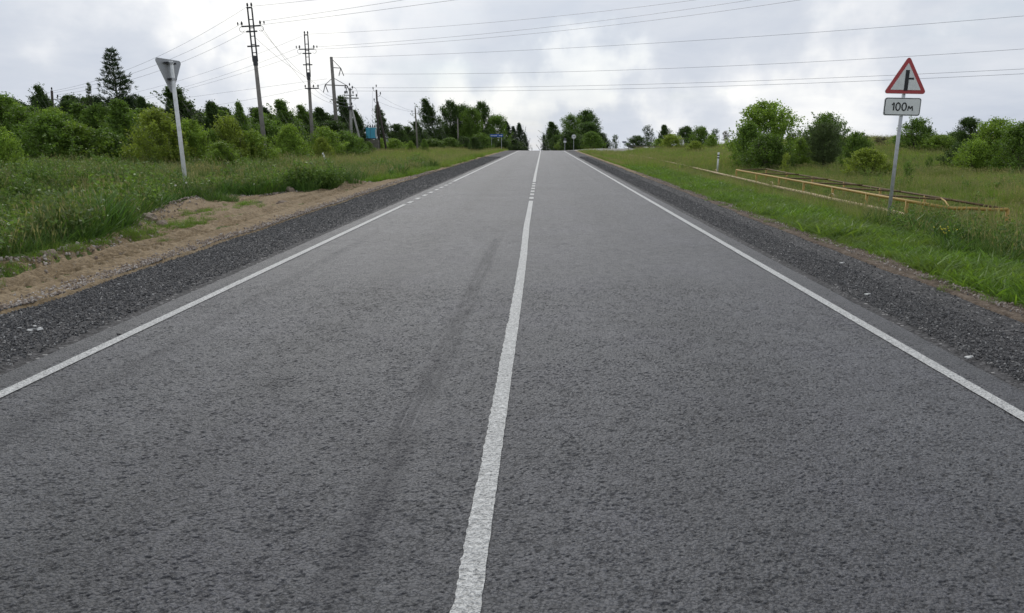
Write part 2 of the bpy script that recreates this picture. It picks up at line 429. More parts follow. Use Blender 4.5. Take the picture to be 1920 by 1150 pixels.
M_SEED = leaf_mat('seed_heads', .3, False, (.29, .27, .145), .3, [(.3, .4, .6, (.20, .24, .10), .6)])
M_VERGE = leaf_mat('verge_grass', .45, False, (.135, .240, .038), .5, [(.5, .42, .62, (.155, .215, .058), .75), (2.2, .5, .66, (.070, .13, .028), .6)])
M_WEED = leaf_mat('weeds', .35, False, (.078, .160, .036), .55, [(.4, .45, .62, (.085, .13, .035), .7)])
M_DAISY = simple('white_petals', (.75, .75, .7), .6); M_YFLOW = simple('yellow_petals', (.70, .62, .05), .6)

M_CONC = simple('weathered_concrete', (.20, .185, .165), .85, var=.25, scale=5, bump=.01, dirt=(.12, .105, .09))
M_CONCL = simple('pale_concrete', (.36, .35, .33), .85, var=.2, scale=5, bump=.01, dirt=(.2, .19, .17))
M_STEELD = simple('dark_steel', (.055, .055, .06), .55, .4, var=.3, scale=20)
M_GALV = simple('galvanised_steel', (.44, .45, .46), .5, .35, var=.15, scale=18, dirt=(.30, .30, .30))
M_WHITEP = simple('white_paint', (.66, .67, .66), .5, var=.1, scale=14, dirt=(.42, .42, .38))
M_SIGNW = simple('sign_face_white', (.70, .71, .70), .45, var=.08, scale=9)
M_SIGNR = simple('sign_red', (.42, .050, .055), .45, var=.12, scale=9)
M_BLACK = simple('black_paint', (.012, .012, .014), .5, var=.1)
M_SIGNB = simple('sign_blue', (.015, .09, .36), .45, var=.1)
M_WOODP = simple('dark_wood_pole', (.065, .052, .045), .9, var=.35, scale=8, bump=.01)
M_WOODG = simple('grey_wood_pole', (.21, .19, .165), .9, var=.3, scale=8, bump=.01)
M_BLUEBOX = simple('turquoise_paint', (.06, .33, .46), .5, var=.12, scale=7, dirt=(.09, .28, .36))
M_BLOCK = simple('mossy_blocks', (.13, .12, .10), .95, var=.35, scale=4, bump=.03, dirt=(.08, .085, .05))
M_YEL = simple('worn_yellow_paint', (.37, .235, .045), .6, var=.2, scale=16, dirt=(.28, .17, .06))
M_RUST = simple('rusty_steel', (.10, .065, .03), .8, var=.4, scale=16, dirt=(.26, .16, .04))
M_PIPE = simple('sandy_pipe', (.43, .33, .19), .75, var=.25, scale=10, dirt=(.24, .19, .11))
M_WIRE = simple('wire', (.22, .22, .24), .5, .5)
M_PORC = simple('dark_porcelain', (.03, .03, .035), .3)
M_ROCK = simple('brown_rock', (.20, .155, .12), .9, var=.35, scale=7, bump=.02)
M_SCRAP = simple('pale_scrap', (.50, .50, .48), .7)
M_SIDE = simple('pale_side_road', (.30, .29, .27), .8, var=.15, scale=3)

# ------------------------------------------------------------------ ground sheet
def grid_lines(segs):
    out = []
    for a, b, st in segs: out += list(np.arange(a, b, st))
    out.append(segs[-1][1]); return np.array(out)
xs = grid_lines([(-3000, -300, 300), (-300, -60, 12), (-60, -14, 1.0), (-14, -5, .15), (-5, 4.5, .5), (4.5, 9, .15), (9, 30, .5), (30, 60, 1.5), (60, 300, 12), (300, 3000, 300)])
ys = grid_lines([(-40, 0, 2), (0, 34, .16), (34, 60, .5), (60, 150, 1.2), (150, 500, 10), (500, 4000, 250)])
def sheet(name, X, Y, Z, m, kind='structure', parent=None, smooth=True):
    ny, nx = X.shape
    v = np.stack([X, Y, Z], -1).reshape(-1, 3)
    i = np.arange(ny*nx).reshape(ny, nx)
    f = np.stack([i[:-1, :-1], i[:-1, 1:], i[1:, 1:], i[1:, :-1]], -1).reshape(-1, 4)
    o = link(name, mesh_np(name, v, f, m, smooth), parent)
    if kind: o['kind'] = kind
    return o
X, Y = np.meshgrid(xs, ys)
sheet('ground', X, Y, gz(X, Y), M_SOIL)

# ------------------------------------------------------------------ road
LX, RX = -3.68, 3.01
ysr = grid_lines([(-12, 2, 1), (2, 60, 1), (60, 160, 1.0), (160, 420, 6)])
xr = np.array([LX-.32, -2.5, -1.2, -.3, .8, 1.9, RX+.30])
CLXf = lambda y: np.interp(y, [0, 8, 11, 13, 15, 18, 22], [-.27, -.272, -.282, -.305, -.325, -.33, -.34])
X, Y = np.meshgrid(xr, ysr)
crown = .00*X
Xe = X + np.where((X < -3.9) | (X > 3.2), .05*(fbm(Y, Y*0, 1.2, 3, 51)-.5), 0)
road = sheet('road', Xe, Y, road_z(Y) - .018*(Y < 9.4)*(np.abs(X+.33) < 3.5), M_ASPH, smooth=True)
# the near metres of the wearing course with their real open texture (pits between the stones)
def rot2(x, y, a): return x*math.cos(a)-y*math.sin(a), x*math.sin(a)+y*math.cos(a)
yn = 2.0*np.exp(np.linspace(0, math.log(10.0/2.0), 860)); xn = np.arange(LX-.16, RX+.16, .0092)
X, Y = np.meshgrid(xn, yn)
a1 = rot2(X, Y, .5); a2 = rot2(X, Y, 1.3); a3 = rot2(X, Y, 2.2)
wx = X + .016*(vnoise(*a2, 60, 2)-.5); wy = Y + .016*(vnoise(*a3, 60, 3)-.5)
pn = .60*vnoise(wx, wy, 72, 4) + .26*vnoise(*rot2(wx, wy, .8), 125, 5) + .14*vnoise(*rot2(wx, wy, 2.6), 40, 6)
dn = .4*vnoise(*a1, 5.3, 7) + .4*vnoise(*a2, 12.0, 8) + .2*vnoise(*a3, 1.1, 9)
pt = sst(.305 + .12*(dn-.5)*2 - pn, -.015, .05)
calm = np.exp(-((X+.80)/.13)**4)*sst(Y, 2, 3)*.35 + np.exp(-((X+3.12)/.15)**4)*.25 + .6*np.exp(-((X+.70)/.13)**2-((Y-4.5)/.35)**2)
pt = pt*(1-np.clip(calm, 0, .92))
fade = (1-sst(Y, 8.2, 9.9))*sst(X, LX-.16, LX-.10)*(1-sst(X, RX+.10, RX+.16))
onl = np.exp(-((X-CLXf(Y))/.060)**6) + np.exp(-((X-LX)/.056)**6) + np.exp(-((X-RX)/.056)**6)   # paint fills the pits
hz_ = (-.0045*pt + .0070*(pn-.5) + .0030*(dn-.5))*fade*(1-np.clip(onl, 0, 1)) - .004*(1-fade)*0
near_ = sheet('asphalt_texture', X, Y, road_z(Y)+.0015+hz_, M_ASPH, None, road)
fattr(near_.data, 'pit', (pt*fade).ravel(), 'POINT'); fattr(near_.data, 'near', (1-sst(Y, 8.2, 9.9)).ravel(), 'POINT')
def strip(name, cx, w, y0, y1, step=.25, parent=road, rag=0.0, seed=0, dz=.0075):
    y = np.arange(y0, y1+1e-6, step); y[-1] = y1
    c = cx(y) if callable(cx) else np.full_like(y, cx)
    rl = rag*(vnoise(y, y*0, 30, seed)-.5) + rag*.6*(vnoise(y, y*0, 6, seed+1)-.5)
    rr = rag*.4*(vnoise(y, y*0, 17, seed+2)-.5)
    X = np.stack([c-w/2+rl, c-w/6, c+w/6, c+w/2+rr], 1); Y = np.repeat(y[:, None], 4, 1)
    return sheet(name, X, Y, road_z(Y)+dz, M_PAINT, None, parent)
CLX = lambda y: np.interp(y, [0, 8, 11, 13, 15, 18, 22, 37, 60, 130, 400], [-.27, -.272, -.282, -.305, -.325, -.33, -.34, -.385, -.40, -.45, -.5])
strip('edge_line', LX, .10, -10, 12, .04, rag=.006, seed=1); strip('edge_line', LX, .105, 12, 19.9, .25)
strip('edge_line', LX, .11, 30.9, 128, 1.0)
for k in range(8):
    y0 = 20.35 + k*1.3
    strip('edge_dash', LX+.02, .115, y0, y0+.55, .275)
strip('edge_line', RX, .10, -10, 14, .04, rag=.006, seed=4); strip('edge_line', RX, .105, 14, 128, 1.0)
strip('centre_line', CLX, .105, -10, 13, .02, rag=.012, seed=7); strip('centre_line', CLX, .115, 13, 21.2, .25)
strip('centre_line', CLX, .12, 30.6, 128, 1.0)
for k in range(6):
    y0 = 21.9 + k*1.45
    strip('centre_dash', CLX, .125, y0, y0+.75, .25)
strip('centre_line', CLX, .12, 140, 300, 4.0)
# joining side road at the crest
ysd = np.linspace(117.5, 126, 9); xsd = np.concatenate([np.linspace(RX+.31, 14, 24), np.linspace(16, 90, 30)])
X, Y = np.meshgrid(xsd, ysd)
Z = np.maximum(road_z(Y)*(1-sst(X, 3, 9)) + (road_z(120)+.30)*sst(X, 3, 9), -9) + .012
Z = np.where((Y < 118) | (Y > 125.5), Z-.5*sst(X, 4, 8), Z)
sheet('side_road', X, Y, Z, M_SIDE)

# ------------------------------------------------------------------ gravel shoulders and dirt (fine sheets that dive into the ground at a ragged edge)
def verge_sheet(name, xin, xout, y0, y1, dx, dy, m, lift, rough, seed, extra=None):
    y = np.arange(y0, y1, dy); k = np.linspace(0, 1, max(4, int(round(np.max(np.abs(xout(y)-xin(y)))/dx))))
    Yg = np.repeat(y[:, None], len(k), 1)
    a = xin(y)[:, None]; b = xout(y)[:, None]
    Xg = a + (b-a)*k[None]
    e = np.minimum(sst(k, 0, .07), 1-sst(k, .90, 1))[None]*np.ones_like(Yg)
    Z = np.maximum(gz(Xg, Yg), -9) + lift*e - .05*(1-e) + rough*(fbm(Xg, Yg, 9, 4, seed)-.5)*e
    if extra is not None: Z = Z + extra(Xg, Yg)*e
    return sheet(name, Xg, Yg, Z, m)
cst = lambda c: (lambda y: np.full_like(y, c))
def sh_in_l(y): return np.full_like(y, LX-.20)
def gravel_z(Xg, Yg, left):
    k = np.where(left, (Xg-(LX-.26))/(SH_L(Yg)-.12-(LX-.26)), (Xg-(RX+.24))/(SH_R(Yg)+.12-(RX+.24)))
    e0 = sst(k, 0, .25); e1 = 1 - sst(k, .92, 1)
    return road_z(Yg) - .012 + .030*e0 + .012*(fbm(Xg, Yg, 14, 3, 61)-.5)*(.15+e0) + .02*(fbm(Xg, Yg, 1.1, 3, 65)-.5)*e0 - .08*(1-e1) - .01*k**2
def gravel(name, xin, xout, seed, sgn):
    for (y0, y1, dx, dy) in ((1.5, 26, .04, .05), (26, 150, .15, .4)):
        y = np.arange(y0, y1+dy*.5, dy); nk = max(5, int(1.6/dx))
        k = np.linspace(0, 1, nk); Yg = np.repeat(y[:, None], nk, 1)
        a = np.full_like(y, xin)[:, None]; b = (xout(y)+sgn*.12)[:, None]
        Xg = a + (b-a)*k[None]
        Z = gravel_z(Xg, Yg, sgn < 0)
        sheet(name, Xg, Yg, Z, M_GRAV)
gravel('gravel_shoulder', LX-.26, SH_L, 61, -1)
gravel('gravel_shoulder', RX+.24, SH_R, 71, 1)
def tracks(Xg, Yg):
    h = 0
    for c, w in ((-6.15, .22), (-6.75, .22), (-7.7, .2)):
        cx = c - .55*sst(Yg, 12, 22)*(1 if c > -7 else 1.6) + .12*np.sin(Yg*.35)
        u = (Xg-cx)/w; wnd = np.exp(-u**4)
        h = h - .04*wnd + .032*wnd*np.sign(np.sin((Yg + np.abs(Xg-cx)*1.1)*2*math.pi/.26))*(fbm(Xg, Yg, 1.2, 3, 5) > .42)
        h = h + .03*np.exp(-((np.abs(u)-1.35)/.3)**2)
    return h + .055*(fbm(Xg, Yg, 2.5, 4, 88)-.5)
verge_sheet('dirt_strip', lambda y: SH_L(y)+.10, lambda y: DIRT_L(y)-.1, 1.5, 34, .05, .055, M_DIRT, .045, .05, 81, tracks)
verge_sheet('dirt_strip', lambda y: SH_L(y)+.10, lambda y: DIRT_L(y)-.1, 34, 125, .15, .4, M_DIRT, .03, .04, 82)
verge_sheet('dirt_strip', lambda y: SH_R(y)-.10, lambda y: DIRT_R(y)+.12, 1.5, 34, .05, .06, M_DIRT2, .035, .05, 83)
verge_sheet('dirt_strip', lambda y: SH_R(y)-.10, lambda y: DIRT_R(y)+.05, 34, 122, .15, .4, M_DIRT, .03, .04, 84)

# ------------------------------------------------------------------ scattering with geometry nodes
def scatter(name, pts, rot, scl, idx, meshes, label, cat, kind='stuff', mats=None):
    src = bpy.data.collections.new(name + '_shapes')
    for i, me in enumerate(meshes):
        o = bpy.data.objects.new('%s_piece_%s' % (name, 'abcdefghijklmnop'[i]), me); src.objects.link(o)
    m = bpy.data.meshes.new(name); N = len(pts)
    m.vertices.add(N); m.vertices.foreach_set('co', np.asarray(pts, np.float32).ravel())
    a = m.attributes.new('rot', 'FLOAT_VECTOR', 'POINT'); a.data.foreach_set('vector', np.asarray(rot, np.float32).ravel())
    a = m.attributes.new('scl', 'FLOAT_VECTOR', 'POINT'); a.data.foreach_set('vector', np.asarray(scl, np.float32).ravel())
    a = m.attributes.new('idx', 'INT', 'POINT'); a.data.foreach_set('value', np.asarray(idx, np.int32))
    o = link(name, m); tag(o, label, cat, kind=kind)
    g = bpy.data.node_groups.new(name, 'GeometryNodeTree')
    g.interface.new_socket('Geometry', in_out='INPUT', socket_type='NodeSocketGeometry')
    g.interface.new_socket('Geometry', in_out='OUTPUT', socket_type='NodeSocketGeometry')
    N_, L_ = g.nodes, g.links
    gi = N_.new('NodeGroupInput'); go = N_.new('NodeGroupOutput'); ip = N_.new('GeometryNodeInstanceOnPoints')
    ci = N_.new('GeometryNodeCollectionInfo'); ci.inputs['Collection'].default_value = src
    ci.inputs['Separate Children'].default_value = True; ci.inputs['Reset Children'].default_value = True
    L_.new(gi.outputs[0], ip.inputs['Points']); L_.new(ci.outputs[0], ip.inputs['Instance'])
    ip.inputs['Pick Instance'].default_value = True
    for an, dt, sk in (('rot', 'FLOAT_VECTOR', 'Rotation'), ('scl', 'FLOAT_VECTOR', 'Scale'), ('idx', 'INT', 'Instance Index')):
        na = N_.new('GeometryNodeInputNamedAttribute'); na.data_type = dt; na.inputs['Name'].default_value = an
        L_.new([q for q in na.outputs if q.enabled][0], ip.inputs[sk])
    L_.new(ip.outputs[0], go.inputs[0])
    md = o.modifiers.new('scatter', 'NODES'); md.node_group = g
    return o

RNG = np.random.RandomState(11)
def ico(sub=1):
    p = (1+5**.5)/2
    v = np.array([(-1,p,0),(1,p,0),(-1,-p,0),(1,-p,0),(0,-1,p),(0,1,p),(0,-1,-p),(0,1,-p),(p,0,-1),(p,0,1),(-p,0,-1),(-p,0,1)], float); v /= np.linalg.norm(v[0])
    f = np.array([(0,11,5),(0,5,1),(0,1,7),(0,7,10),(0,10,11),(1,5,9),(5,11,4),(11,10,2),(10,7,6),(7,1,8),(3,9,4),(3,4,2),(3,2,6),(3,6,8),(3,8,9),(4,9,5),(2,4,11),(6,2,10),(8,6,7),(9,8,1)])
    return v, f
M_STONE, t = mat('crushed_stone')
rn = t.new('ShaderNodeObjectInfo').outputs['Random']
geo = t.new('ShaderNodeNewGeometry').outputs['Position']
c = t.ramp(rn, [(0, (.026, .026, .027)), (.45, (.078, .077, .078)), (.82, (.125, .122, .12)), (.95, (.17, .165, .16)), (1, (.42, .41, .39))])
f = t.mapr(t.noise(geo, 60, 3), .3, .7, .8, 1.2); c = t.mix(1.0, c, t.comb(f, f, f), 'MULTIPLY')
t.set(t.b.inputs['Base Color'], c); t.b.inputs['Roughness'].default_value = .7
M_STONEL, t = mat('pale_stone')
rn = t.new('ShaderNodeObjectInfo').outputs['Random']
c = t.ramp(rn, [(0, (.16, .12, .09)), (.5, (.27, .22, .18)), (1, (.46, .42, .38))])
t.set(t.b.inputs['Base Color'], c); t.b.inputs['Roughness'].default_value = .8
def stones(m, k=6, seed=3):
    r = np.random.RandomState(seed); out = []
    for i in range(k):
        v, f = ico(); v = v*(1 + .28*r.randn(12, 1)).clip(.6, 1.5)*np.array([1, r.uniform(.6, .95), r.uniform(.45, .75)])
        out.append(mesh_np('stone', v*.5, f, m))
    return out
def stone_field(name, xf, N, y0, y1, smin, smax, m, label, seed, power=2.0):
    r = np.random.RandomState(seed)
    u = r.rand(N); y = y0*(y1/y0)**(u**1.0)                   # log-uniform: denser near
    x = xf(y, r)
    s = smin + (smax-smin)*r.rand(N)**power
    s = s*(1 + .35*np.clip((y-12)/20, 0, 2))
    z = np.array(gz(x, y)); sh = (x > SH_L(y)-.02) & (x < SH_R(y)+.02)
    z = np.where(sh, gravel_z(x, y, x < 0), z+.045) + s*.18
    return scatter(name, np.stack([x, y, z], 1), r.rand(N, 3)*6.28, np.repeat(s[:, None], 3, 1), r.randint(0, 6, N), stones(m, seed=seed), label, 'gravel')
def xl(y, r): k = r.rand(len(y))**.85; a = LX-.42; b = SH_L(y)-.05; return a+(b-a)*k
def xr_(y, r):
    k = r.rand(len(y)); k = np.where(r.rand(len(y)) < .72, k*.58, k); a = RX+.42; b = SH_R(y)+.03; return a+(b-a)*k
stone_field('loose_gravel', xl, 80000, 3.2, 75, .008, .028, M_STONE, 'dark crushed stone spread on the left road shoulder', 101)
stone_field('loose_gravel', xr_, 64000, 3.2, 75, .008, .026, M_STONE, 'dark crushed stone spread on the right road shoulder', 102)
stone_field('loose_pebbles', lambda y, r: SH_L(y)-.02-np.abs(r.randn(len(y)))*.16, 9000, 3.2, 40, .012, .045, M_STONEL, 'pale pebbles along the line where the left gravel meets the sandy dirt', 103, 1.6)
stone_field('loose_pebbles', lambda y, r: DIRT_L(y)+.1+.22*r.randn(len(y)), 3500, 6, 30, .015, .07, M_STONEL, 'pale lumps of stone on the low berm between dirt and left ditch', 104, 2.2)
stone_field('loose_pebbles', lambda y, r: SH_R(y)+.05+np.abs(r.randn(len(y)))*.14, 3000, 3.2, 40, .01, .035, M_STONEL, 'pale pebbles on the brown dirt beside the right shoulder', 105, 1.6)

# ------------------------------------------------------------------ grass clumps
def blade_mesh(name, n, rad, hmin, hmax, wid, bend, m, seed, seg=3, heads=0, m2=None, broad=0):
    r = np.random.RandomState(seed)
    a = r.rand(n)*6.283; d = rad*np.sqrt(r.rand(n)); bx = d*np.cos(a); by = d*np.sin(a)
    h = hmin + (hmax-hmin)*r.rand(n)**1.2; ba = r.rand(n)*6.283; bd = bend*(.4+r.rand(n))*h
    wnd = -.12*h
    fa = r.rand(n)*6.283; w = wid*(.6+.8*r.rand(n))
    V = []; F = []; A = []
    ts = np.linspace(0, 1, seg+1)
    ww = [1, .9, .6, .05] if seg == 3 else [1, .7, .05]
    if broad: ww = [.15, 1, .8, .05]
    rows = []
    for k, tt in enumerate(ts):
        cx = bx + np.cos(ba)*bd*tt**2 + wnd*tt**2; cy = by + np.sin(ba)*bd*tt**2; cz = h*(tt - .22*bend*tt**2)
        ox = np.cos(fa)*w*.5*ww[k]; oy = np.sin(fa)*w*.5*ww[k]
        rows.append(np.stack([np.stack([cx-ox, cy-oy, cz], 1), np.stack([cx+ox, cy+oy, cz], 1)], 1))
    V = np.stack(rows, 1).reshape(-1, 3); b = np.arange(n)*(seg+1)*2
    F = np.concatenate([np.stack([b+2*k, b+2*k+1, b+2*k+3, b+2*k+2], 1) for k in range(seg)])
    A = np.tile(r.rand(n), seg); MI = np.zeros(len(F), int)
    if heads:
        hi = r.rand(heads)*6.283; dd = rad*np.sqrt(r.rand(heads)); hx = dd*np.cos(hi); hy = dd*np.sin(hi); hh = hmax*(.85+.45*r.rand(heads))
        lx = -.16*hh + .1*hh*r.randn(heads); ly = .1*hh*r.randn(heads)
        fa = r.rand(heads)*3.14; hv = []
        st = .0025; hw = .014; hl = .09*(.7+.6*r.rand(heads))
        for tt, wv in ((0, st), (.6, st), (1, st)):
            hv.append((hx+lx*tt**2, hy+ly*tt**2, hh*tt, wv))
        rows2 = []
        for (x_, y_, z_, wv) in hv: rows2.append((x_, y_, z_, np.full(heads, wv)))
        rows2.append((hx+lx*1.08, hy+ly*1.08, hh+hl*.45, np.full(heads, hw))); rows2.append((hx+lx*1.2, hy+ly*1.2, hh+hl, np.full(heads, .003)))
        rr = [np.stack([np.stack([x_-np.cos(fa)*w_, y_-np.sin(fa)*w_, z_], 1), np.stack([x_+np.cos(fa)*w_, y_+np.sin(fa)*w_, z_], 1)], 1) for x_, y_, z_, w_ in rows2]
        V2 = np.stack(rr, 1).reshape(-1, 3); b = len(V)+np.arange(heads)*10
        F2 = np.concatenate([np.stack([b+2*k, b+2*k+1, b+2*k+3, b+2*k+2], 1) for k in range(4)])
        V = np.concatenate([V, V2]); F = np.concatenate([F, F2]); A = np.concatenate([A, np.tile(r.rand(heads), 4)])
        MI = np.concatenate([MI, np.ones(len(F2), int)])
    me = mesh_np(name, V, F, m); fattr(me, 'rnd', A)
    if heads: me.materials.append(m2); me.polygons.foreach_set('material_index', MI.astype(np.int32))
    return me
G_MEADOW = [blade_mesh('grass_clump', 150, .42, .22, .55, .009, .55, M_MEADOW, 200+i, heads=11, m2=M_SEED) for i in range(4)]
G_FAR = [blade_mesh('grass_clump', 240, .95, .25, .6, .022, .5, M_MEADOW, 220+i, seg=2, heads=22, m2=M_SEED) for i in range(3)]
G_VERGE = [blade_mesh('grass_clump', 130, .22, .05, .17, .008, .8, M_VERGE, 240+i, seg=2) for i in range(4)]
G_WEED = [blade_mesh('weed_clump', 110, .36, .25, .75, .024, .7, M_WEED, 260+i, broad=1) for i in range(3)] + [blade_mesh('weed_clump', 170, .40, .3, .8, .010, .6, M_WEED, 270+i, heads=8, m2=M_SEED) for i in range(2)]
G_LEAFY = [blade_mesh('leafy_clump', 90, .24, .06, .24, .018, .9, M_VERGE, 280+i, broad=1) for i in range(2)]
G_HERB = [blade_mesh('herb_clump', 70, .30, .30, 1.0, .040, .5, M_WEED, 290+i, broad=1) for i in range(2)]
def leaves(C, size, r, up=.4, narrow=.55):
    n_ = len(C); a = r.randn(n_, 3); a /= np.linalg.norm(a, axis=1)[:, None]
    nrm = r.randn(n_, 3); nrm[:, 2] += up; b = np.cross(nrm, a); b /= np.linalg.norm(b, axis=1)[:, None]+1e-9
    s = (size*(.6+.8*r.rand(n_)))[:, None]
    V = np.stack([C-a*s*.5, C+b*s*.5*narrow, C+a*s*.5, C-b*s*.5*narrow], 1).reshape(-1, 3)
    F = np.arange(n_*4).reshape(-1, 4)
    return V, F, r.rand(n_)
def herb_mesh(seed, H, rad, nst, nl, leaf, m, tip=None):
    r = np.random.RandomState(seed); C = []; mb = MB()
    for k in range(nst):
        a = r.rand()*6.283; q = rad*r.rand()**.5; h = H*r.uniform(.45, 1)
        p0 = np.array([.3*q*math.cos(a), .3*q*math.sin(a), 0]); p1 = np.array([q*math.cos(a)-.08*h, q*math.sin(a), h]); tt = r.rand(nl)[:, None]**.8
        C.append(p0+(p1-p0)*tt + r.randn(nl, 3)*np.array([1, 1, .5])*.10*H*(1.1-tt*.75)); 
    C = np.concatenate(C); C[:, 2] = np.maximum(C[:, 2], .02)
    V, F, A = leaves(C, leaf, r, .9, .5); me = mesh_np('herb', V, F, m); fattr(me, 'rnd', A); return me
M_HERB = leaf_mat('herb_leaves', .4, False, (.135, .220, .055), .5, [(.7, .45, .62, (.085, .15, .035), .7), (.35, .52, .62, (.16, .20, .09), .6)])
G_BUSHY = [herb_mesh(700+i, .75, .28, 9, 42, .055, M_HERB) for i in range(3)] + [herb_mesh(710+i, .45, .25, 7, 36, .045, M_HERB) for i in range(2)]
def grass_field(name, n, xr0, xr1, y0, y1, meshes, keep, smin, smax, label, seed, cat='grass', logy=True):
    r = np.random.RandomState(seed)
    y = y0*(y1/y0)**r.rand(n) if logy else y0+(y1-y0)*r.rand(n)
    x = xr0+(xr1-xr0)*r.rand(n)
    k = keep(x, y, r); x, y = x[k], y[k]; N = len(x)
    s = smin+(smax-smin)*r.rand(N)
    s *= .55+.9*fbm(x, y, .6, 3, 90)
    rot = np.stack([.12*r.randn(N), .12*r.randn(N), np.where(r.rand(N) < .6, .9*r.randn(N), r.rand(N)*6.28)], 1)
    return scatter(name, np.stack([x, y, gz(x, y)-.02], 1), rot, np.repeat(s[:, None], 3, 1), r.randint(0, len(meshes), N), meshes, label, cat)
def view(x, y):                                                   # what a viewer on this road could see (generous)
    return (np.abs(x) < 1.0*y + 8)
def outL(x, y, m=0.0): return x < DIRT_L(y) - m
def outR(x, y, m=0.0): return x > DIRT_R(y) + m
ditch = lambda x, y: (DIRT_L(y)-x < 8.0 + 5*fbm(x, y, .4, 2, 33)) & (y < 24)
grass_field('meadow_grass', 30000, -34, -5.5, 6, 48, G_MEADOW*2+G_WEED[3:]+G_HERB[:1], lambda x, y, r: outL(x, y, .15) & view(x, y) & (~ditch(x, y) | (r.rand(len(x)) < .06)), .42, .9, 'olive meadow grass with pale seed heads left of the road', 301)
grass_field('meadow_grass', 22000, 7.0, 34, 7, 48, G_MEADOW*2+G_LEAFY[:1], lambda x, y, r: outR(x, y, .6) & view(x, y) & (x > 6.3+1.4*fbm(x, y, .5, 2, 44)), .30, .62, 'olive meadow grass with pale seed heads right of the road around the yellow railing', 302)
grass_field('distant_meadow_grass', 17000, -60, 75, 46, 135, G_FAR, lambda x, y, r: ((x < -6.3) | (x > 6.0)) & ((y < 115) | (x < 0)), .45, .85, 'thin seeding meadow grass on both sides of the far end of the road', 303)
grass_field('verge_grass', 15000, 4.6, 8.2, 6, 50, G_VERGE*2+G_LEAFY, lambda x, y, r: outR(x, y, .05) & (x < 6.4+1.6*fbm(x, y, .5, 2, 44)) & (r.rand(len(x)) < .35+1.1*fbm(x, y, 1.3, 3, 77)), .4, 1.35, 'short bright green grass along the right verge', 304)
grass_field('verge_grass', 5000, 4.6, 7.4, 50, 119, G_FAR, lambda x, y, r: outR(x, y, .1), .18, .30, 'short bright green grass along the distant right verge', 305)
grass_field('verge_grass', 5000, -8.6, -5.6, 28, 70, G_VERGE, lambda x, y, r: outL(x, y, .05) & (DIRT_L(y)-x < .5+1.2*fbm(x, y, .5, 2, 44)), 1.1, 2.0, 'short bright green grass along the left verge beyond the sandy lay-by', 306)
grass_field('ditch_weeds', 34000, -25, -6.9, 6, 26, G_WEED+G_HERB+G_MEADOW[:1], lambda x, y, r: outL(x, y, .12) & view(x, y) & ditch(x, y), .32, .85, 'dark rank grass and broad leaved weeds filling the left ditch', 307, 'weeds')
grass_field('leafy_herbs', 9500, -25, -6.9, 6, 26, G_BUSHY, lambda x, y, r: outL(x, y, .2) & view(x, y) & (fbm(x, y, .55, 3, 61) > .42), .7, 1.55, 'leafy green herbs scattered through the left ditch weeds', 310, 'weeds')
grass_field('leafy_herbs', 5000, -30, -6.9, 26, 50, G_BUSHY, lambda x, y, r: outL(x, y, .8) & (fbm(x, y, .35, 3, 62) > .50), .6, 1.3, 'leafy green herbs scattered through the left meadow', 311, 'weeds')
grass_field('leafy_herbs', 4200, 6.3, 34, 8, 55, G_BUSHY, lambda x, y, r: (fbm(x, y, .35, 3, 63) > .50) & (x > 8.9) | (r.rand(len(x)) < .06), .35, .8, 'leafy green herbs scattered through the right meadow', 312, 'weeds')
# tufts on the dirt
def tufts(cs, n, seed, sc, name, label, meshes=G_VERGE):
    r = np.random.RandomState(seed); X, Y = [], []
    for cx, cy, a, b, k in cs:
        X.append(cx + a*r.randn(int(n*k))); Y.append(cy + b*r.randn(int(n*k)))
    x = np.concatenate(X); y = np.concatenate(Y); N = len(x)
    scatter(name, np.stack([x, y, gz(x, y)+.01], 1), np.stack([.2*r.randn(N), .2*r.randn(N), 6.28*r.rand(N)], 1), np.repeat((sc*(.6+.7*r.rand(N)))[:, None], 3, 1), r.randint(0, len(meshes), N), meshes, label, 'grass')
tufts([(-6.95, 9.0, .16, .6, 1), (-6.75, 7.6, .2, .5, 1.2), (-7.15, 12.6, .22, .7, 1.5), (-7.35, 14.6, .25, .7, 1.6), (-8.1, 17.5, .3, .4, .6), (-7.9, 19.6, .3, .4, .5), (-7.0, 10.6, .1, .6, .5)], 26, 401, .8, 'grass_tufts', 'bright grass tufts growing on the sandy strip by the left ditch')
tufts([(4.8, 13, .12, 1.2, .7), (4.85, 8.7, .1, .5, .4), (4.8, 18, .1, 1.5, .6), (4.95, 24, .1, 3, 1)], 40, 402, .5, 'grass_tufts', 'small grass tufts on the brown dirt by the right shoulder')

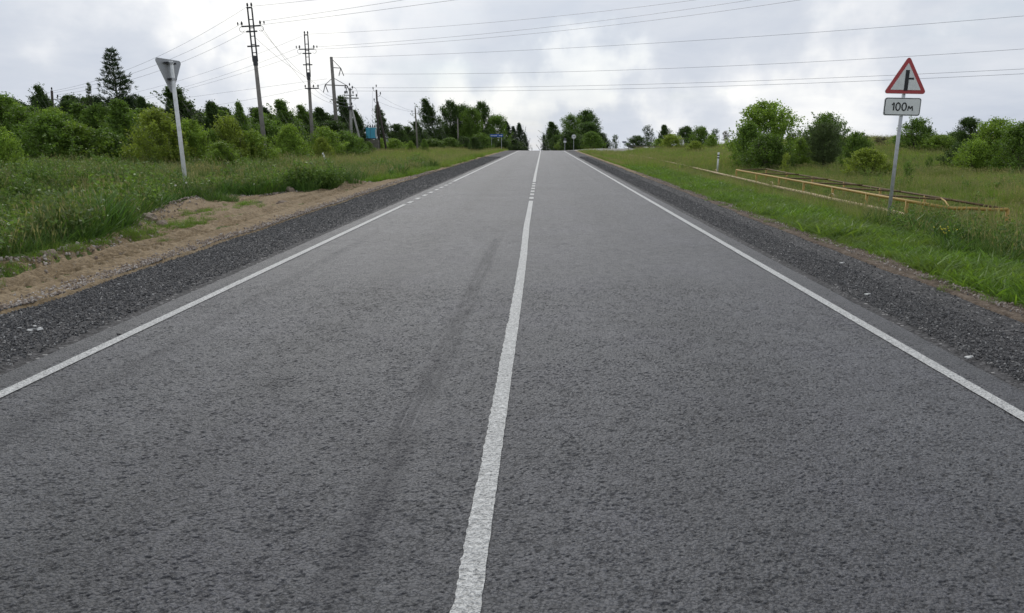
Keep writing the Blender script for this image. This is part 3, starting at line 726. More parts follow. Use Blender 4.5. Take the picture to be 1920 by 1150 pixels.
# ------------------------------------------------------------------ trees
def crown_leafy(seed, H, Wd, nb, nl, leaf, hmin=.15, env='round', wind=.08, shoots=0, clump=.07, ns=1, bark=M_BARK, lm=None):
    r = np.random.RandomState(seed); mb = MB(); C = []
    stems = []
    for k in range(ns):
        a = r.rand()*6.28; sp = (.22*Wd if ns > 1 else .03*Wd)
        top = np.array([math.cos(a)*sp - wind*H, math.sin(a)*sp, H*(.86 if ns == 1 else .75*r.uniform(.8, 1))])
        mid_ = top*.5 + np.array([r.randn()*.03*Wd, r.randn()*.03*Wd, 0])
        base_ = np.array([0, 0, -.2])
        R0 = H*(.016 if ns == 1 else .010)
        mb.tube([base_, mid_, top], [R0, R0*.65, R0*.15], 6)
        stems.append((base_, mid_, top))
    lump = r.rand(64)
    for k in range(nb):
        h = hmin + (1-hmin)*r.rand()**.85; a = r.rand()*6.283
        u = (h-hmin)/(1-hmin)
        if env == 'round': e = math.sqrt(max(0, 1-(2*u-.85)**2/1.35))
        elif env == 'cone': e = (1-u)**.9*1.15 + .03
        elif env == 'bush': e = math.sqrt(max(.02, 1-u**2.2))*(.75+.25*min(1, u*4))
        elif env == 'tall': e = (1-u)**.62*min(1, .45+u*2.6)*1.1
        e *= .50 + .85*lump[int(a/6.283*8) % 8 + 8*int(u*6.99)]
        rr = e*Wd/2*(.35+.65*r.rand()**.5)
        tip = np.array([rr*math.cos(a) - wind*H*h*1.3, rr*math.sin(a), h*H])
        st = stems[r.randint(ns)]; hb = max(.1, h - rr/H*.8 - .06)*H
        q = min(1, hb/max(.1, st[2][2])); s0 = (st[0]*(1-q)**2 + 2*st[1]*q*(1-q) + st[2]*q*q)
        if k % 2 == 0: mb.tube([s0, (s0+tip)/2+np.array([0, 0, -.02*H]), tip], [H*.004, H*.0028, H*.0012], 4, False)
        m_ = int(nl*r.uniform(.5, 1.5)); tt = 1 - .55*r.rand(m_)**1.8
        cl = s0[None]*(1-tt[:, None]) + tip[None]*tt[:, None]
        sg = clump*Wd*(.5+.7*r.rand())
        C.append(cl + r.randn(m_, 3)*np.array([sg, sg, sg*.75]))
    for k in range(shoots):
        a = r.rand()*6.283; rr = Wd/2*.95*r.rand()**.6; h0 = H*(.78 - .62*(rr/Wd*2)**2)*(.35+.65*r.rand()**.5)
        ln = H*r.uniform(.10, .32); m_ = max(10, int(nl*.30)); tt = r.rand(m_)[:, None]
        p0 = np.array([rr*math.cos(a)-wind*h0, rr*math.sin(a), h0]); p1 = p0 + np.array([math.cos(a)*ln*.3 - ln*wind*3, math.sin(a)*ln*.3, ln])
        C.append(p0+(p1-p0)*tt + r.randn(m_, 3)*.024*Wd*(1-tt*.7)); mb.tube([p0, p1], [H*.002, H*.001], 3, False)
    T_ = np.concatenate([np.full(len(c_), r.rand()) for c_ in C]); C = np.concatenate(C); C[:, 2] = np.maximum(C[:, 2], .05)
    V, F, A = leaves(C, leaf, r, .8); A = .45*A + .55*T_
    cm = mesh_np('crown', V, F, lm or M_LEAF); fattr(cm, 'rnd', A)
    tm = bpy.data.meshes.new('trunk'); tm.from_pydata(mb.v, [], mb.f); tm.materials.append(bark)
    return cm, tm, H, Wd
def needles(C, D, r, ln, wd):
    n_ = len(C); d = D + r.randn(n_, 3)*.55; d /= np.linalg.norm(d, axis=1)[:, None]
    b = np.cross(d, r.randn(n_, 3)); b /= np.linalg.norm(b, axis=1)[:, None]+1e-9
    l = (ln*(.7+.6*r.rand(n_)))[:, None]
    V = np.stack([C, C+d*l*.5+b*wd*.5, C+d*l, C+d*l*.5-b*wd*.5], 1).reshape(-1, 3)
    return V, np.arange(n_*4).reshape(-1, 4), r.rand(n_)
def crown_conifer(seed, H, Wd, whorls, per, tuft, env, up=.25, droop=0.0, h0=.12, ln=.22, wd=.035, wind=.06, dens=9):
    r = np.random.RandomState(seed); mb = MB()
    mb.tube([(0, 0, -.3), (-.2*wind*H, 0, H*.5), (-wind*H, 0, H)], [H*.014, H*.009, H*.002], 7)
    C, Dn = [], []
    for i in range(whorls):
        u = (i+.5*r.rand())/whorls; h = h0+(1-h0)*u
        for k in range(per):
            if r.rand() < .14: continue
            a = r.rand()*6.283
            e = (1-u)**.8+.04 if env == 'cone' and droop < .1 else (1-u)**1.15+.03 if env == 'cone' else (math.sin(math.pi*min(1, u*.80+.22))**.8)
            L = e*Wd/2*r.uniform(.6, 1.2)
            s0 = np.array([-wind*H*h, 0, h*H]); d = np.array([math.cos(a), math.sin(a), up-droop]); d /= np.linalg.norm(d)
            tip = s0 + d*L + np.array([-wind*.5*L, 0, L*.15*(up)])
            mb.tube([s0, tip], [H*.003, H*.001], 3, False)
            nt = max(2, int(dens*L/(Wd/2)))
            for q in range(nt):
                w = .28+.72*(q+r.rand())/nt; c0 = s0+(tip-s0)*w + r.randn(3)*np.array([.09, .09, .04])*L*(.4+w)
                C.append(np.repeat(c0[None], tuft, 0)+r.randn(tuft, 3)*.05); Dn.append(np.repeat((d+np.array([-.15, 0, .35-droop]))[None], tuft, 0))
    C = np.concatenate(C); Dn = np.concatenate(Dn)
    V, F, A = needles(C, Dn, r, ln, wd)
    cm = mesh_np('crown', V, F, M_NEEDLE); fattr(cm, 'rnd', A)
    tm = bpy.data.meshes.new('trunk'); tm.from_pydata(mb.v, [], mb.f); tm.materials.append(M_BARK)
    return cm, tm, H, Wd
V_ = {}
V_['bush'] = [crown_leafy(500+i, 3.6, 3.6, 95, 110, .12, .03, 'bush', .05, 120, .045, 6) for i in range(5)]
V_['sparse'] = [crown_leafy(520+i, 3.2, 2.4, 46, 42, .13, .12, 'bush', .10, 14, .06, 4) for i in range(2)]
V_['alder'] = [crown_leafy(540+i, 6.0, 4.6, 130, 120, .16, .03, ['round', 'tall', 'bush'][i], .10, 70, .045, 1) for i in range(3)]
V_['birch'] = [crown_leafy(560+i, 8.0, 3.8, 150, 100, .17, .04, 'tall', .17, 70, .05, 1, M_BIRCH) for i in range(3)]
V_['oak'] = [crown_leafy(580+i, 12., 11., 170, 110, .34, .04, 'round', .03, 30, .05, 1) for i in range(3)]
V_['pine'] = [crown_conifer(600+i, 8., 4.4, 24, 9, 13, 'cone', .30, 0, .08, .28, .05, .03) for i in range(2)]
V_['spruce'] = [crown_leafy(620+i, 8., 3.6, 190, 80, .15, .03, 'cone', .07, 30, .035, 1, M_BARK, M_NEEDLE) for i in range(3)]
V_['youngpine'] = [crown_conifer(640+i, 3.6, 3.0, 22, 10, 12, 'dome', .75, 0, .05, .20, .022, .02, 12) for i in range(1)]
NAME = dict(bush='leafy_bush', sparse='thin_bush', alder='leafy_tree', birch='birch_tree', oak='broad_tree', pine='pine_tree', spruce='conifer_tree', youngpine='young_pine')
CAT = dict(bush='bush', sparse='bush', alder='tree', birch='tree', oak='tree', pine='tree', spruce='tree', youngpine='tree')
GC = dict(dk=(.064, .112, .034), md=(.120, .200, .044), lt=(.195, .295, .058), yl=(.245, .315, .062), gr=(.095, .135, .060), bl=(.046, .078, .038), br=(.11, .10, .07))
CNT = {}
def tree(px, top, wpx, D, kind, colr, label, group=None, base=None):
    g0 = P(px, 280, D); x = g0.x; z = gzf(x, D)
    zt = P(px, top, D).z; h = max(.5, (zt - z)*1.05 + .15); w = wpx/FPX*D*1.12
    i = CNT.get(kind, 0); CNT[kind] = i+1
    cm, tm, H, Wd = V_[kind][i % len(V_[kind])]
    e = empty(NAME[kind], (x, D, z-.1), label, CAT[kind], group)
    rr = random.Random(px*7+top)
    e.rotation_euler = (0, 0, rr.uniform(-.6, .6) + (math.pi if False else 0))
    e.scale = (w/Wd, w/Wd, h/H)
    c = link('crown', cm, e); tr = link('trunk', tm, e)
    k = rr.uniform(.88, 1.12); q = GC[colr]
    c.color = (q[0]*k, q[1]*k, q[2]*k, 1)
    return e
GB = 'trees and bushes of the left wood'
GBK = 'merging trees at the back of the left wood'
LBK = 'dark tree in the back row of the left wood, merged with its neighbours'
for a in [
    (2, 246, 80, 30, 'bush', 'lt', 'bright green bush cut by the left edge of the photo, in front of the wood', GB),
    (35, 186, 130, 44, 'alder', 'md', 'large leafy tree at the far left, its top pale with leaves turned by wind', GB),
    (100, 222, 130, 41, 'bush', 'md', 'wide rounded green bush second from the left edge', GB),
    (150, 236, 120, 42, 'bush', 'lt', 'broad light green bush below the lone far pole', GB),
    (200, 246, 100, 43, 'bush', 'md', 'low green bush below the tall lone pine', GB),
    (250, 198, 110, 46, 'alder', 'md', 'dark round leafy tree just left of the back of the yield sign', GB),
    (312, 214, 120, 40, 'bush', 'yl', 'yellow-green willow bush directly behind the yield sign post', GB),
    (362, 232, 80, 41, 'bush', 'lt', 'light green bush just right of the yield sign post', GB),
    (400, 250, 80, 43, 'bush', 'md', 'mid green bush between the yield sign and the tallest pole', GB),
    (438, 226, 90, 44, 'bush', 'yl', 'bright bush with upright shoots left of the tallest pole', GB),
    (478, 250, 80, 45, 'bush', 'lt', 'light green bush at the foot of the tallest pole, on its left', GB),
    (425, 272, 80, 38, 'bush', 'lt', 'low pale green bush in front of the wood left of the tallest pole', GB),
    (520, 232, 80, 55, 'bush', 'md', 'green bush just right of the tallest pole', GB),
    (548, 240, 70, 52, 'bush', 'lt', 'light green bush halfway between the two latticed poles', GB),
    (575, 238, 60, 68, 'bush', 'dk', 'dark bush behind the foot of the second latticed pole', GB),
    (612, 242, 70, 62, 'bush', 'lt', 'light green bush just right of the second latticed pole', GB),
    (608, 262, 44, 58, 'bush', 'yl', 'small bright bush behind the leaning white marker post', GB),
    (640, 232, 80, 72, 'alder', 'dk', 'dense dark tree behind the slim tall pole with V insulators', GB),
    (652, 250, 60, 68, 'bush', 'md', 'green bush at the foot of the grey braced pole', GB),
    (676, 262, 40, 72, 'bush', 'md', 'green bush between the grey braced pole and the blue transformer', GB),
    (50, 192, 60, 58, 'spruce', 'bl', 'small dark conifer rising behind the leafy trees at the far left', GB),
    (118, 170, 56, 60, 'birch', 'dk', 'dark windswept tree standing beside the lone far pole', GB),
    (150, 196, 60, 58, 'alder', 'dk', 'dark crown right of the windswept tree by the lone far pole', GB),
    (180, 164, 34, 62, 'pine', 'gr', 'spindly pine top between the lone far pole and the tall pine', GB),
    (232, 104, 98, 60, 'pine', 'bl', 'tall lone pine towering above the left wood', GB),
    (205, 190, 70, 60, 'spruce', 'bl', 'dark conifer at the left foot of the tall lone pine', GB),
    (265, 192, 60, 60, 'spruce', 'bl', 'dark conifer at the right foot of the tall lone pine', GB),
    (300, 190, 50, 60, 'birch', 'dk', 'dark tree top just left of the yield sign plate tip', GB),
    (335, 190, 44, 60, 'spruce', 'bl', 'dark pointed tree peeping out right of the yield sign post', GB),
    (378, 168, 90, 56, 'birch', 'dk', 'big dark windswept tree halfway from the yield sign to the tallest pole', GB),
    (415, 200, 70, 56, 'alder', 'dk', 'dark rounded tree right of the big windswept one', GB),
    (466, 198, 44, 52, 'birch', 'md', 'slim wind-bent birch just left of the tallest pole', GB),
    (505, 210, 50, 60, 'birch', 'md', 'green birch crown just right of the tallest pole', GB),
    (533, 196, 36, 78, 'pine', 'bl', 'small dark pine top between the two latticed poles', GB),
    (560, 192, 60, 66, 'birch', 'md', 'rounded birch just left of the second latticed pole', GB),
    (597, 204, 56, 74, 'birch', 'md', 'birch just right of the second latticed pole', GB),
    (632, 208, 60, 82, 'birch', 'dk', 'dark birch behind the slim tall pole', GB),
    (668, 184, 50, 96, 'birch', 'dk', 'dark bent tree behind the braces of the grey pole', GB),
    (688, 212, 40, 96, 'birch', 'dk', 'dark tree just left of the blue transformer', GB),
    (728, 203, 34, 120, 'birch', 'dk', 'dark flame-shaped tree right of the blue transformer', GB),
    (752, 236, 40, 118, 'alder', 'dk', 'low dark tree between the flame-shaped tree and the next pole', GB),
    (772, 240, 40, 125, 'alder', 'dk', 'low dark tree just left of the pole in the field', GB),
    (795, 230, 36, 130, 'birch', 'dk', 'dark birch just right of the pole in the field', GB),
    (822, 192, 50, 140, 'birch', 'dk', 'tall ragged birch at the left end of the far grove', GB),
    (848, 196, 46, 145, 'oak', 'dk', 'tall dark tree second from the left in the far grove', GB),
    (868, 202, 44, 148, 'oak', 'dk', 'broad dark tree in the far grove, behind the thin far pole', GB),
    (887, 206, 44, 142, 'oak', 'md', 'broad green tree in the middle of the far grove', GB),
    (906, 198, 44, 150, 'oak', 'dk', 'highest rounded tree in the right half of the far grove', GB),
    (934, 221, 44, 146, 'oak', 'md', 'lower round green tree above the blue direction sign', GB),
    (919, 246, 50, 139, 'alder', 'dk', 'dark tree low behind the left post of the blue direction sign', GB),
    (957, 231, 34, 165, 'spruce', 'bl', 'pointed dark conifer right of the blue direction sign', GB),
    (968, 240, 30, 170, 'spruce', 'bl', 'middle one of three pointed conifers left of the road end', GB),
    (979, 234, 30, 178, 'spruce', 'bl', 'pointed conifer nearest the road end on its left', GB),
    (988, 252, 20, 215, 'spruce', 'bl', 'last small conifer on the left before the gap in the sky', GB),
    (962, 262, 44, 150, 'bush', 'dk', 'dark bush at the feet of the conifers left of the road end', GB),
    (945, 262, 30, 138, 'bush', 'dk', 'dark bush behind the right post of the blue direction sign', GB),
    (893, 260, 28, 108, 'bush', 'dk', 'round dark bush alone in the grass left of the blue direction sign', GB),
    (905, 252, 40, 125, 'bush', 'md', 'green bush behind the round dark one near the blue sign', GB),
    (716, 262, 34, 106, 'bush', 'lt', 'light green bush right of the blue transformer', GB),
    (742, 262, 44, 104, 'bush', 'lt', 'wider light green bush in the field right of the braced poles', GB),
    (771, 266, 16, 98, 'bush', 'lt', 'tiny bush just left of the foot of the field pole', GB),
    (797, 263, 16, 98, 'bush', 'md', 'tiny green bush just right of the foot of the field pole', GB),
    (815, 262, 44, 128, 'bush', 'md', 'low bush below the ragged birch of the far grove', GB),
    (848, 260, 40, 130, 'bush', 'md', 'low bush below the middle of the far grove', GB),
    (875, 258, 40, 132, 'bush', 'dk', 'low dark bush right of the thin far pole', GB),
    (693, 268, 22, 84, 'bush', 'md', 'small bush at the foot of the transformer blocks', GB),
    # right of the road end
    (1024, 256, 22, 205, 'spruce', 'bl', 'small dark tree nearest the road end on its right', 'trees right of the road end'),
    (1036, 243, 34, 180, 'spruce', 'bl', 'dark ragged tree second right of the road end', 'trees right of the road end'),
    (1050, 232, 40, 170, 'birch', 'dk', 'dark upright tree just left of the round green one', 'trees right of the road end'),
    (1073, 219, 44, 150, 'oak', 'md', 'round mid green tree behind the round road sign', 'trees right of the road end'),
    (1102, 213, 52, 155, 'oak', 'dk', 'tallest dark round tree right of the road end', 'trees right of the road end'),
    (1105, 233, 50, 140, 'oak', 'dk', 'dark round tree in front of the tallest round one', 'trees right of the road end'),
    (1062, 262, 40, 142, 'bush', 'lt', 'bright low bush behind the small double road sign', 'trees right of the road end'),
    (1090, 256, 44, 136, 'bush', 'dk', 'dark low bush right of the round road sign', 'trees right of the road end'),
    (1132, 252, 34, 138, 'alder', 'dk', 'low dark tree on the right flank of the round trees', 'trees right of the road end'),
    (1120, 240, 30, 148, 'sparse', 'dk', 'thin ragged bush on the right shoulder of the round trees', 'trees right of the road end'),
    (1072, 248, 40, 132, 'alder', 'dk', 'dark low tree filling the gap under the round mid green tree', 'trees right of the road end'),
    (1112, 250, 44, 130, 'bush', 'md', 'green bush under the tallest round trees', 'trees right of the road end'),
    (1046, 256, 34, 146, 'bush', 'dk', 'dark low bush left of the small double road sign', 'trees right of the road end'),
    (1155, 253, 16, 138, 'sparse', 'dk', 'small thin bush alone in the gap by the guardrail', 'trees right of the road end'),
    (1196, 256, 44, 132, 'bush', 'dk', 'dark low bush behind the guardrail', 'bushes on the right skyline'),
    (1218, 237, 26, 136, 'sparse', 'bl', 'thin see-through tree standing above the guardrail', 'bushes on the right skyline'),
    (1238, 262, 30, 118, 'bush', 'lt', 'light green low bush at the right end of the guardrail', 'bushes on the right skyline'),
    (1250, 238, 36, 125, 'alder', 'dk', 'dark round bush right of the thin see-through tree', 'bushes on the right skyline'),
    (1262, 254, 40, 105, 'bush', 'yl', 'yellow-green bush in front of the dark round one', 'bushes on the right skyline'),
    (1288, 240, 44, 112, 'bush', 'dk', 'dark wide bush in the middle of the skyline clump', 'bushes on the right skyline'),
    (1316, 240, 48, 104, 'bush', 'md', 'green wide bush at the right of the skyline clump', 'bushes on the right skyline'),
    (1304, 266, 34, 84, 'bush', 'yl', 'small bright bush standing in the grass before the skyline clump', 'bushes on the right skyline'),
    (1335, 256, 26, 98, 'bush', 'lt', 'light green bush closing the skyline clump on the right', 'bushes on the right skyline'),
    (1342, 242, 20, 120, 'sparse', 'dk', 'thin bush poking above the skyline clump', 'bushes on the right skyline'),
    (1362, 247, 16, 125, 'sparse', 'br', 'bare brownish twiggy bush alone on the skyline', 'bushes on the right skyline'),
    (1441, 199, 118, 50, 'bush', 'lt', 'biggest bush of the right field, with upright shoots', 'bushes of the right field'),
    (1408, 236, 60, 47, 'bush', 'md', 'darker bush on the left flank of the biggest right one', 'bushes of the right field'),
    (1448, 256, 90, 44, 'bush', 'md', 'mid green low bush in front of the biggest right one', 'bushes of the right field'),
    (1548, 218, 90, 50, 'bush', 'md', 'mid green bush behind the young pine', 'bushes of the right field'),
    (1545, 238, 72, 43, 'youngpine', 'gr', 'grey-green young pine with a rounded dense crown', 'bushes of the right field'),
    (1507, 264, 44, 45, 'bush', 'lt', 'light green bush left of the young pine', 'bushes of the right field'),
    (1478, 288, 20, 37, 'sparse', 'yl', 'tiny yellow-green sapling between the biggest bush and the young pine', 'bushes of the right field'),
    (1612, 254, 54, 38, 'bush', 'md', 'dark green thin bush behind the yellow-green one near the road sign', 'bushes of the right field'),
    (1632, 284, 78, 34, 'bush', 'yl', 'yellow-green spreading bush left of the warning sign post', 'bushes of the right field'),
    (1722, 226, 70, 54, 'bush', 'md', 'upright green bush just right of the warning sign post', 'bushes of the right field'),
    (1762, 256, 70, 52, 'bush', 'lt', 'low light green bush next to the upright one', 'bushes of the right field'),
    (1824, 226, 56, 46, 'alder', 'dk', 'dark upright bush at the left of the right-hand thicket', 'bushes of the right field'),
    (1806, 272, 60, 40, 'bush', 'dk', 'low dark bush at the foot of the right-hand thicket', 'bushes of the right field'),
    (1872, 231, 96, 36, 'bush', 'lt', 'big green bush in the middle of the right-hand thicket', 'bushes of the right field'),
    (1925, 238, 96, 33, 'bush', 'md', 'green bush cut by the right edge of the photo', 'bushes of the right field'),
    (1838, 268, 80, 35, 'bush', 'lt', 'lighter low bush in front of the right-hand thicket', 'bushes of the right field'),
    (1792, 250, 60, 56, 'bush', 'md', 'green bush filling the skyline left of the right-hand thicket', 'bushes of the right field'),
    (1690, 256, 44, 64, 'bush', 'lt', 'light green bush on the skyline just left of the upright bush', 'bushes of the right field'),
    (1600, 260, 36, 66, 'bush', 'gr', 'grey-green low bush on the skyline right of the young pine', 'bushes of the right field'),
    (1495, 250, 40, 70, 'sparse', 'gr', 'thin bush on the skyline between the biggest bush and the young pine', 'bushes of the right field'),
    (1385, 262, 36, 90, 'sparse', 'dk', 'low thin scrub on the skyline left of the biggest bush', 'bushes of the right field'),
    (1890, 268, 60, 36, 'bush', 'yl', 'bright low bush near the right edge, in front of the thicket', 'bushes of the right field'),
    (1711, 306, 24, 30, 'sparse', 'md', 'tiny sapling in the open grass right of the warning sign post', 'bushes of the right field'),
    (1747, 296, 18, 36, 'sparse', 'md', 'tiny sapling near the middle of the open right field', 'bushes of the right field'),
    (1580, 262, 30, 62, 'sparse', 'br', 'low brownish scrub on the skyline right of the young pine', 'bushes of the right field'),
    (1655, 258, 34, 66, 'sparse', 'br', 'low brownish scrub on the skyline left of the warning sign post', 'bushes of the right field'),
]: tree(*a)
rr = random.Random(14)
for i in range(27):                       # middle row
    px = -60 + i*24.5 + rr.uniform(-8, 8); D = np.interp(px, [-120, 300, 690], [50, 54, 88]) + rr.uniform(-2, 4)
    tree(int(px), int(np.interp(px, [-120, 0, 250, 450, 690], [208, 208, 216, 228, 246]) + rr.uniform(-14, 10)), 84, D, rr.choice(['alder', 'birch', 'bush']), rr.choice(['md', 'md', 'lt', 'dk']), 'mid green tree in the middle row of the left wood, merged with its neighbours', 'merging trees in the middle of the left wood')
rr = random.Random(4)
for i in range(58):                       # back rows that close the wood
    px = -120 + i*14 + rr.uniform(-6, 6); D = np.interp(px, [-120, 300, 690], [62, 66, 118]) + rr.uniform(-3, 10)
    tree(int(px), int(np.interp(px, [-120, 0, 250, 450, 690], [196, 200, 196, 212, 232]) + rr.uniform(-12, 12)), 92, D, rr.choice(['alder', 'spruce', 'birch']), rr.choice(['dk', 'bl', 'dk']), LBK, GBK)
for i in range(9):
    px = 745 + i*20; tree(px, 246 + rr.randint(-6, 6), 34, 150+rr.uniform(0, 12), 'alder', 'dk', 'low dark tree closing the back of the far grove, merged with its neighbours', 'merging trees at the back of the far grove')

# dark weedy thicket right behind the yield sign, and by the warning sign
def herb_patch(name, label, spots, n, seed, sc=(.6, 1.2), meshes=G_WEED, cat='weeds'):
    r = np.random.RandomState(seed); X, Y = [], []
    for cx, cy, a, b in spots: X.append(cx+a*r.randn(n)); Y.append(cy+b*r.randn(n))
    x = np.concatenate(X); y = np.concatenate(Y); N = len(x)
    scatter(name, np.stack([x, y, gz(x, y)-.03], 1), np.stack([.1*r.randn(N), .1*r.randn(N), 6.28*r.rand(N)], 1), np.repeat(r.uniform(*sc, N)[:, None], 3, 1), r.randint(0, len(meshes), N), meshes, label, cat)
herb_patch('weed_thicket', 'dark weed thicket behind the foot of the yield sign', [(-10.3, 25.5, .9, .6), (-8.9, 26.2, .7, .5), (-11.8, 24.5, .8, .8), (-8.2, 26.8, .5, .5)], 70, 501, (.8, 1.3))
herb_patch('herb_thicket', 'dark leafy herbs massed behind the foot of the yield sign', [(-10.3, 25.0, .9, .5), (-8.9, 25.6, .7, .4), (-11.8, 24.0, .8, .6)], 90, 504, (1.0, 1.6), G_BUSHY)
herb_patch('weed_thicket', 'green weeds round the foot of the yield sign', [(-10.3, 20.9, .35, .5), (-9.6, 21.2, .4, .4)], 22, 502, (.35, .65))
herb_patch('weed_thicket', 'dark grass and weeds round the foot of the warning sign', [(8.0, 15.8, .4, .5), (8.0, 14.6, .5, .5), (7.7, 13.2, .45, .5), (7.6, 11.9, .4, .5)], 26, 503, (.45, .9))
herb_patch('herb_thicket', 'leafy herbs massed round the foot of the warning sign', [(8.0, 15.8, .4, .5), (7.9, 14.4, .5, .5), (7.7, 12.8, .45, .6)], 34, 505, (.5, .95), G_BUSHY)

# ------------------------------------------------------------------ poles
def align(o, base, top):
    o.location = base; o.rotation_mode = 'QUATERNION'; o.rotation_quaternion = Vector((0, 0, 1)).rotation_difference((top-base).normalized())
INS = [(.02, 0), (.02, .05), (.055, .07), (.035, .10), (.06, .12), (.035, .16), (.045, .18), (.015, .22)]
def insul(parent, c, s=1.0, down=False):
    return MB().lathe(c, [(r_*s*1.1, (-z if down else z)*s*1.1) for r_, z in INS], 8).build('insulator', M_PORC, parent, True)
def lattice_pole(pb, pt, D, label, lower_arm=False):
    b, tp = P(*pb, D), P(*pt, D); L = (tp-b).length
    e = empty('power_pole', b, label, 'power pole', 'latticed concrete poles'); align(e, b, tp)
    hs = L*.70
    MB().tube([(0, 0, -1.2), (0, 0, hs)], [.175, .115], 10).build('pole_shaft', M_CONC, e, True)
    MB().tube([(0, 0, hs-.55), (0, 0, hs+.05)], .15, 8).build('collar', M_STEELD, e)
    for s in (-1, 1): MB().box((s*.14, 0, (hs-.3+L)/2), (.075, .09, L-hs+.3)).build('upright', M_STEELD, e)
    for k in range(5): MB().box((0, 0, hs+.25+k*(L-hs)*.17), (.22, .045, .05)).build('rung', M_STEELD, e)
    arms = [MB().box((0, -.07, z), (w, .08, .085)).build('crossarm', M_STEELD, e) for z, w in ((L, .34), (L-1.12, 1.25), (L-1.45, .72), (L-2.35, .78))]
    for s in (-1, 1):
        insul(arms[0], (s*.13, 0, L+.03), 1.2); insul(arms[1], (s*.6, -.07, L-1.09), 1.2)
        pts = [(s*(.62+.17*math.sin(q)), -.07, L-1.12-.17+.17*math.cos(q)) for q in np.linspace(0, 4.2, 8)]
        MB().tube(pts, .016, 5).build('jumper_loop', M_WIRE, e)
        insul(arms[1], (s*.86, -.07, L-1.05), .9)
    if lower_arm:
        z = L*(1-(163-65)/(296-65))
        arm = MB().box((.25, -.12, z), (1.15, .09, .09)).build('crossarm', M_STEELD, e)
        for x in (-.3, .4, .78): insul(arm, (x, -.12, z+.04), 1.1)
    return b, tp
lattice_pole((500, 312), (468, 15), 50, 'nearest and tallest concrete power pole with a twin steel top')
lattice_pole((588, 298), (574, 66), 64, 'second concrete power pole with twin steel top and a low crossarm', True)
# slim tall pole
D3 = 88
b, tp = P(634, 275, D3), P(621, 107, D3); L = (tp-b).length
e = empty('power_pole', b, 'slim tall power pole with V insulators on uneven arms', 'power pole'); align(e, b, tp)
MB().tube([(0, 0, -1), (0, 0, L)], [.26, .17], 10).build('pole_shaft', M_CONC, e, True)
px2m = D3/FPX
z1, z2 = L-20*px2m, L-48*px2m
MB().tube([(0, 0, z1+.1), (1.0, 0, z1)], .05, 5).tube([(0, 0, z1+1.1), (1.0, 0, z1)], .035, 5).build('upper_arm', M_STEELD, e)
MB().tube([(-.95, 0, z2), (1.6, 0, z2-.2)], .06, 5).tube([(0, 0, z2+.75), (1.6, 0, z2-.2)], .035, 5).tube([(0, 0, z2+.75), (-.95, 0, z2)], .035, 5).build('lower_arm', M_STEELD, e)
for x, z in ((1.0, z1), (-.95, z2), (1.6, z2-.2)):
    for s in (-1, 1): MB().tube([(x, 0, z), (x+s*.28, 0, z-.85)], .045, 6).build('insulator_string', M_PORC, e)
# grey braced pole
D4 = 82
b, tp = P(660, 284, D4), P(656, 160, D4); L = (tp-b).length; q = D4/FPX
e = empty('power_pole', b, 'grey power pole with switchgear arms and one slanting brace', 'power pole'); align(e, b, tp)
MB().tube([(0, 0, -1), (0, 0, L-.3)], [.16, .12], 8).build('pole_shaft', M_CONCL, e, True)
MB().tube([(1.3, 0, -.5), (.12, 0, L*.66)], [.13, .09], 7).build('brace', M_CONCL, e, True)
MB().tube([(-.35, .3, 1.5), (-.1, .1, L*.63)], .05, 6).build('conduit', M_WOODG, e)
for z, x0, x1, th in ((L-18*q, -10*q, 8*q, .10), (L-23*q, -11*q, 16*q, .13), (L-38*q, -12*q, 6*q, .08), (L-8*q, -2*q, 5*q, .07)):
    MB().box(((x0+x1)/2, -.16, z), (x1-x0, .1, th)).build('crossarm', M_CONCL if th > .09 else M_STEELD, e)
for x, z in ((-9, -16), (-5, -16), (6, -16), (-10, -36), (3, -36), (0, -2), (5, -7), (-8, -7), (12, -21)): insul(e, (x*q, -.16, L+z*q), 1.4)
pts = [(5*q+9*q*math.sin(a_), -.1, L-15*q+12*q*math.cos(a_)) for a_ in np.linspace(.1, 3.0, 10)]
MB().tube(pts, .015, 4).build('jumper_loop', M_WIRE, e)
MB().box((0, -.2, L-41*q), (.35, .3, .25)).build('switch_box', M_STEELD, e)
# A-frame wooden pole by the transformer
D5 = 96; q = D5/FPX
b, tp = P(711.5, 284, D5), P(705.5, 164, D5); L = (tp-b).length
e = empty('power_pole', b, 'dark wooden power pole with a leg brace beside the blue transformer', 'power pole'); align(e, b, tp)
MB().tube([(0, 0, -1), (0, 0, L-.3)], [.16, .11], 8).build('pole_shaft', M_WOODP, e, True)
MB().tube([(1.0, 0, -.8), (.1, 0, L-25*q)], [.15, .09], 7).build('brace', M_WOODP, e, True)
for x, z in ((-6, -4), (7, -13), (-5, -24), (0, 0)):
    if x: MB().tube([(0, 0, L+z*q-.15), (x*q*.6, 0, L+z*q-.2), (x*q, 0, L+z*q)], .03, 5).build('hook', M_STEELD, e)
    insul(e, (x*q, 0, L+z*q), 1.4)
# transformer
D6 = 95; q = D6/FPX
b = P(699, 285, D6)
e = empty('transformer', b, 'turquoise transformer cabinet raised on dark stacked blocks', 'transformer')
bw, bh = 12*q, 19*q
z0 = 26*q
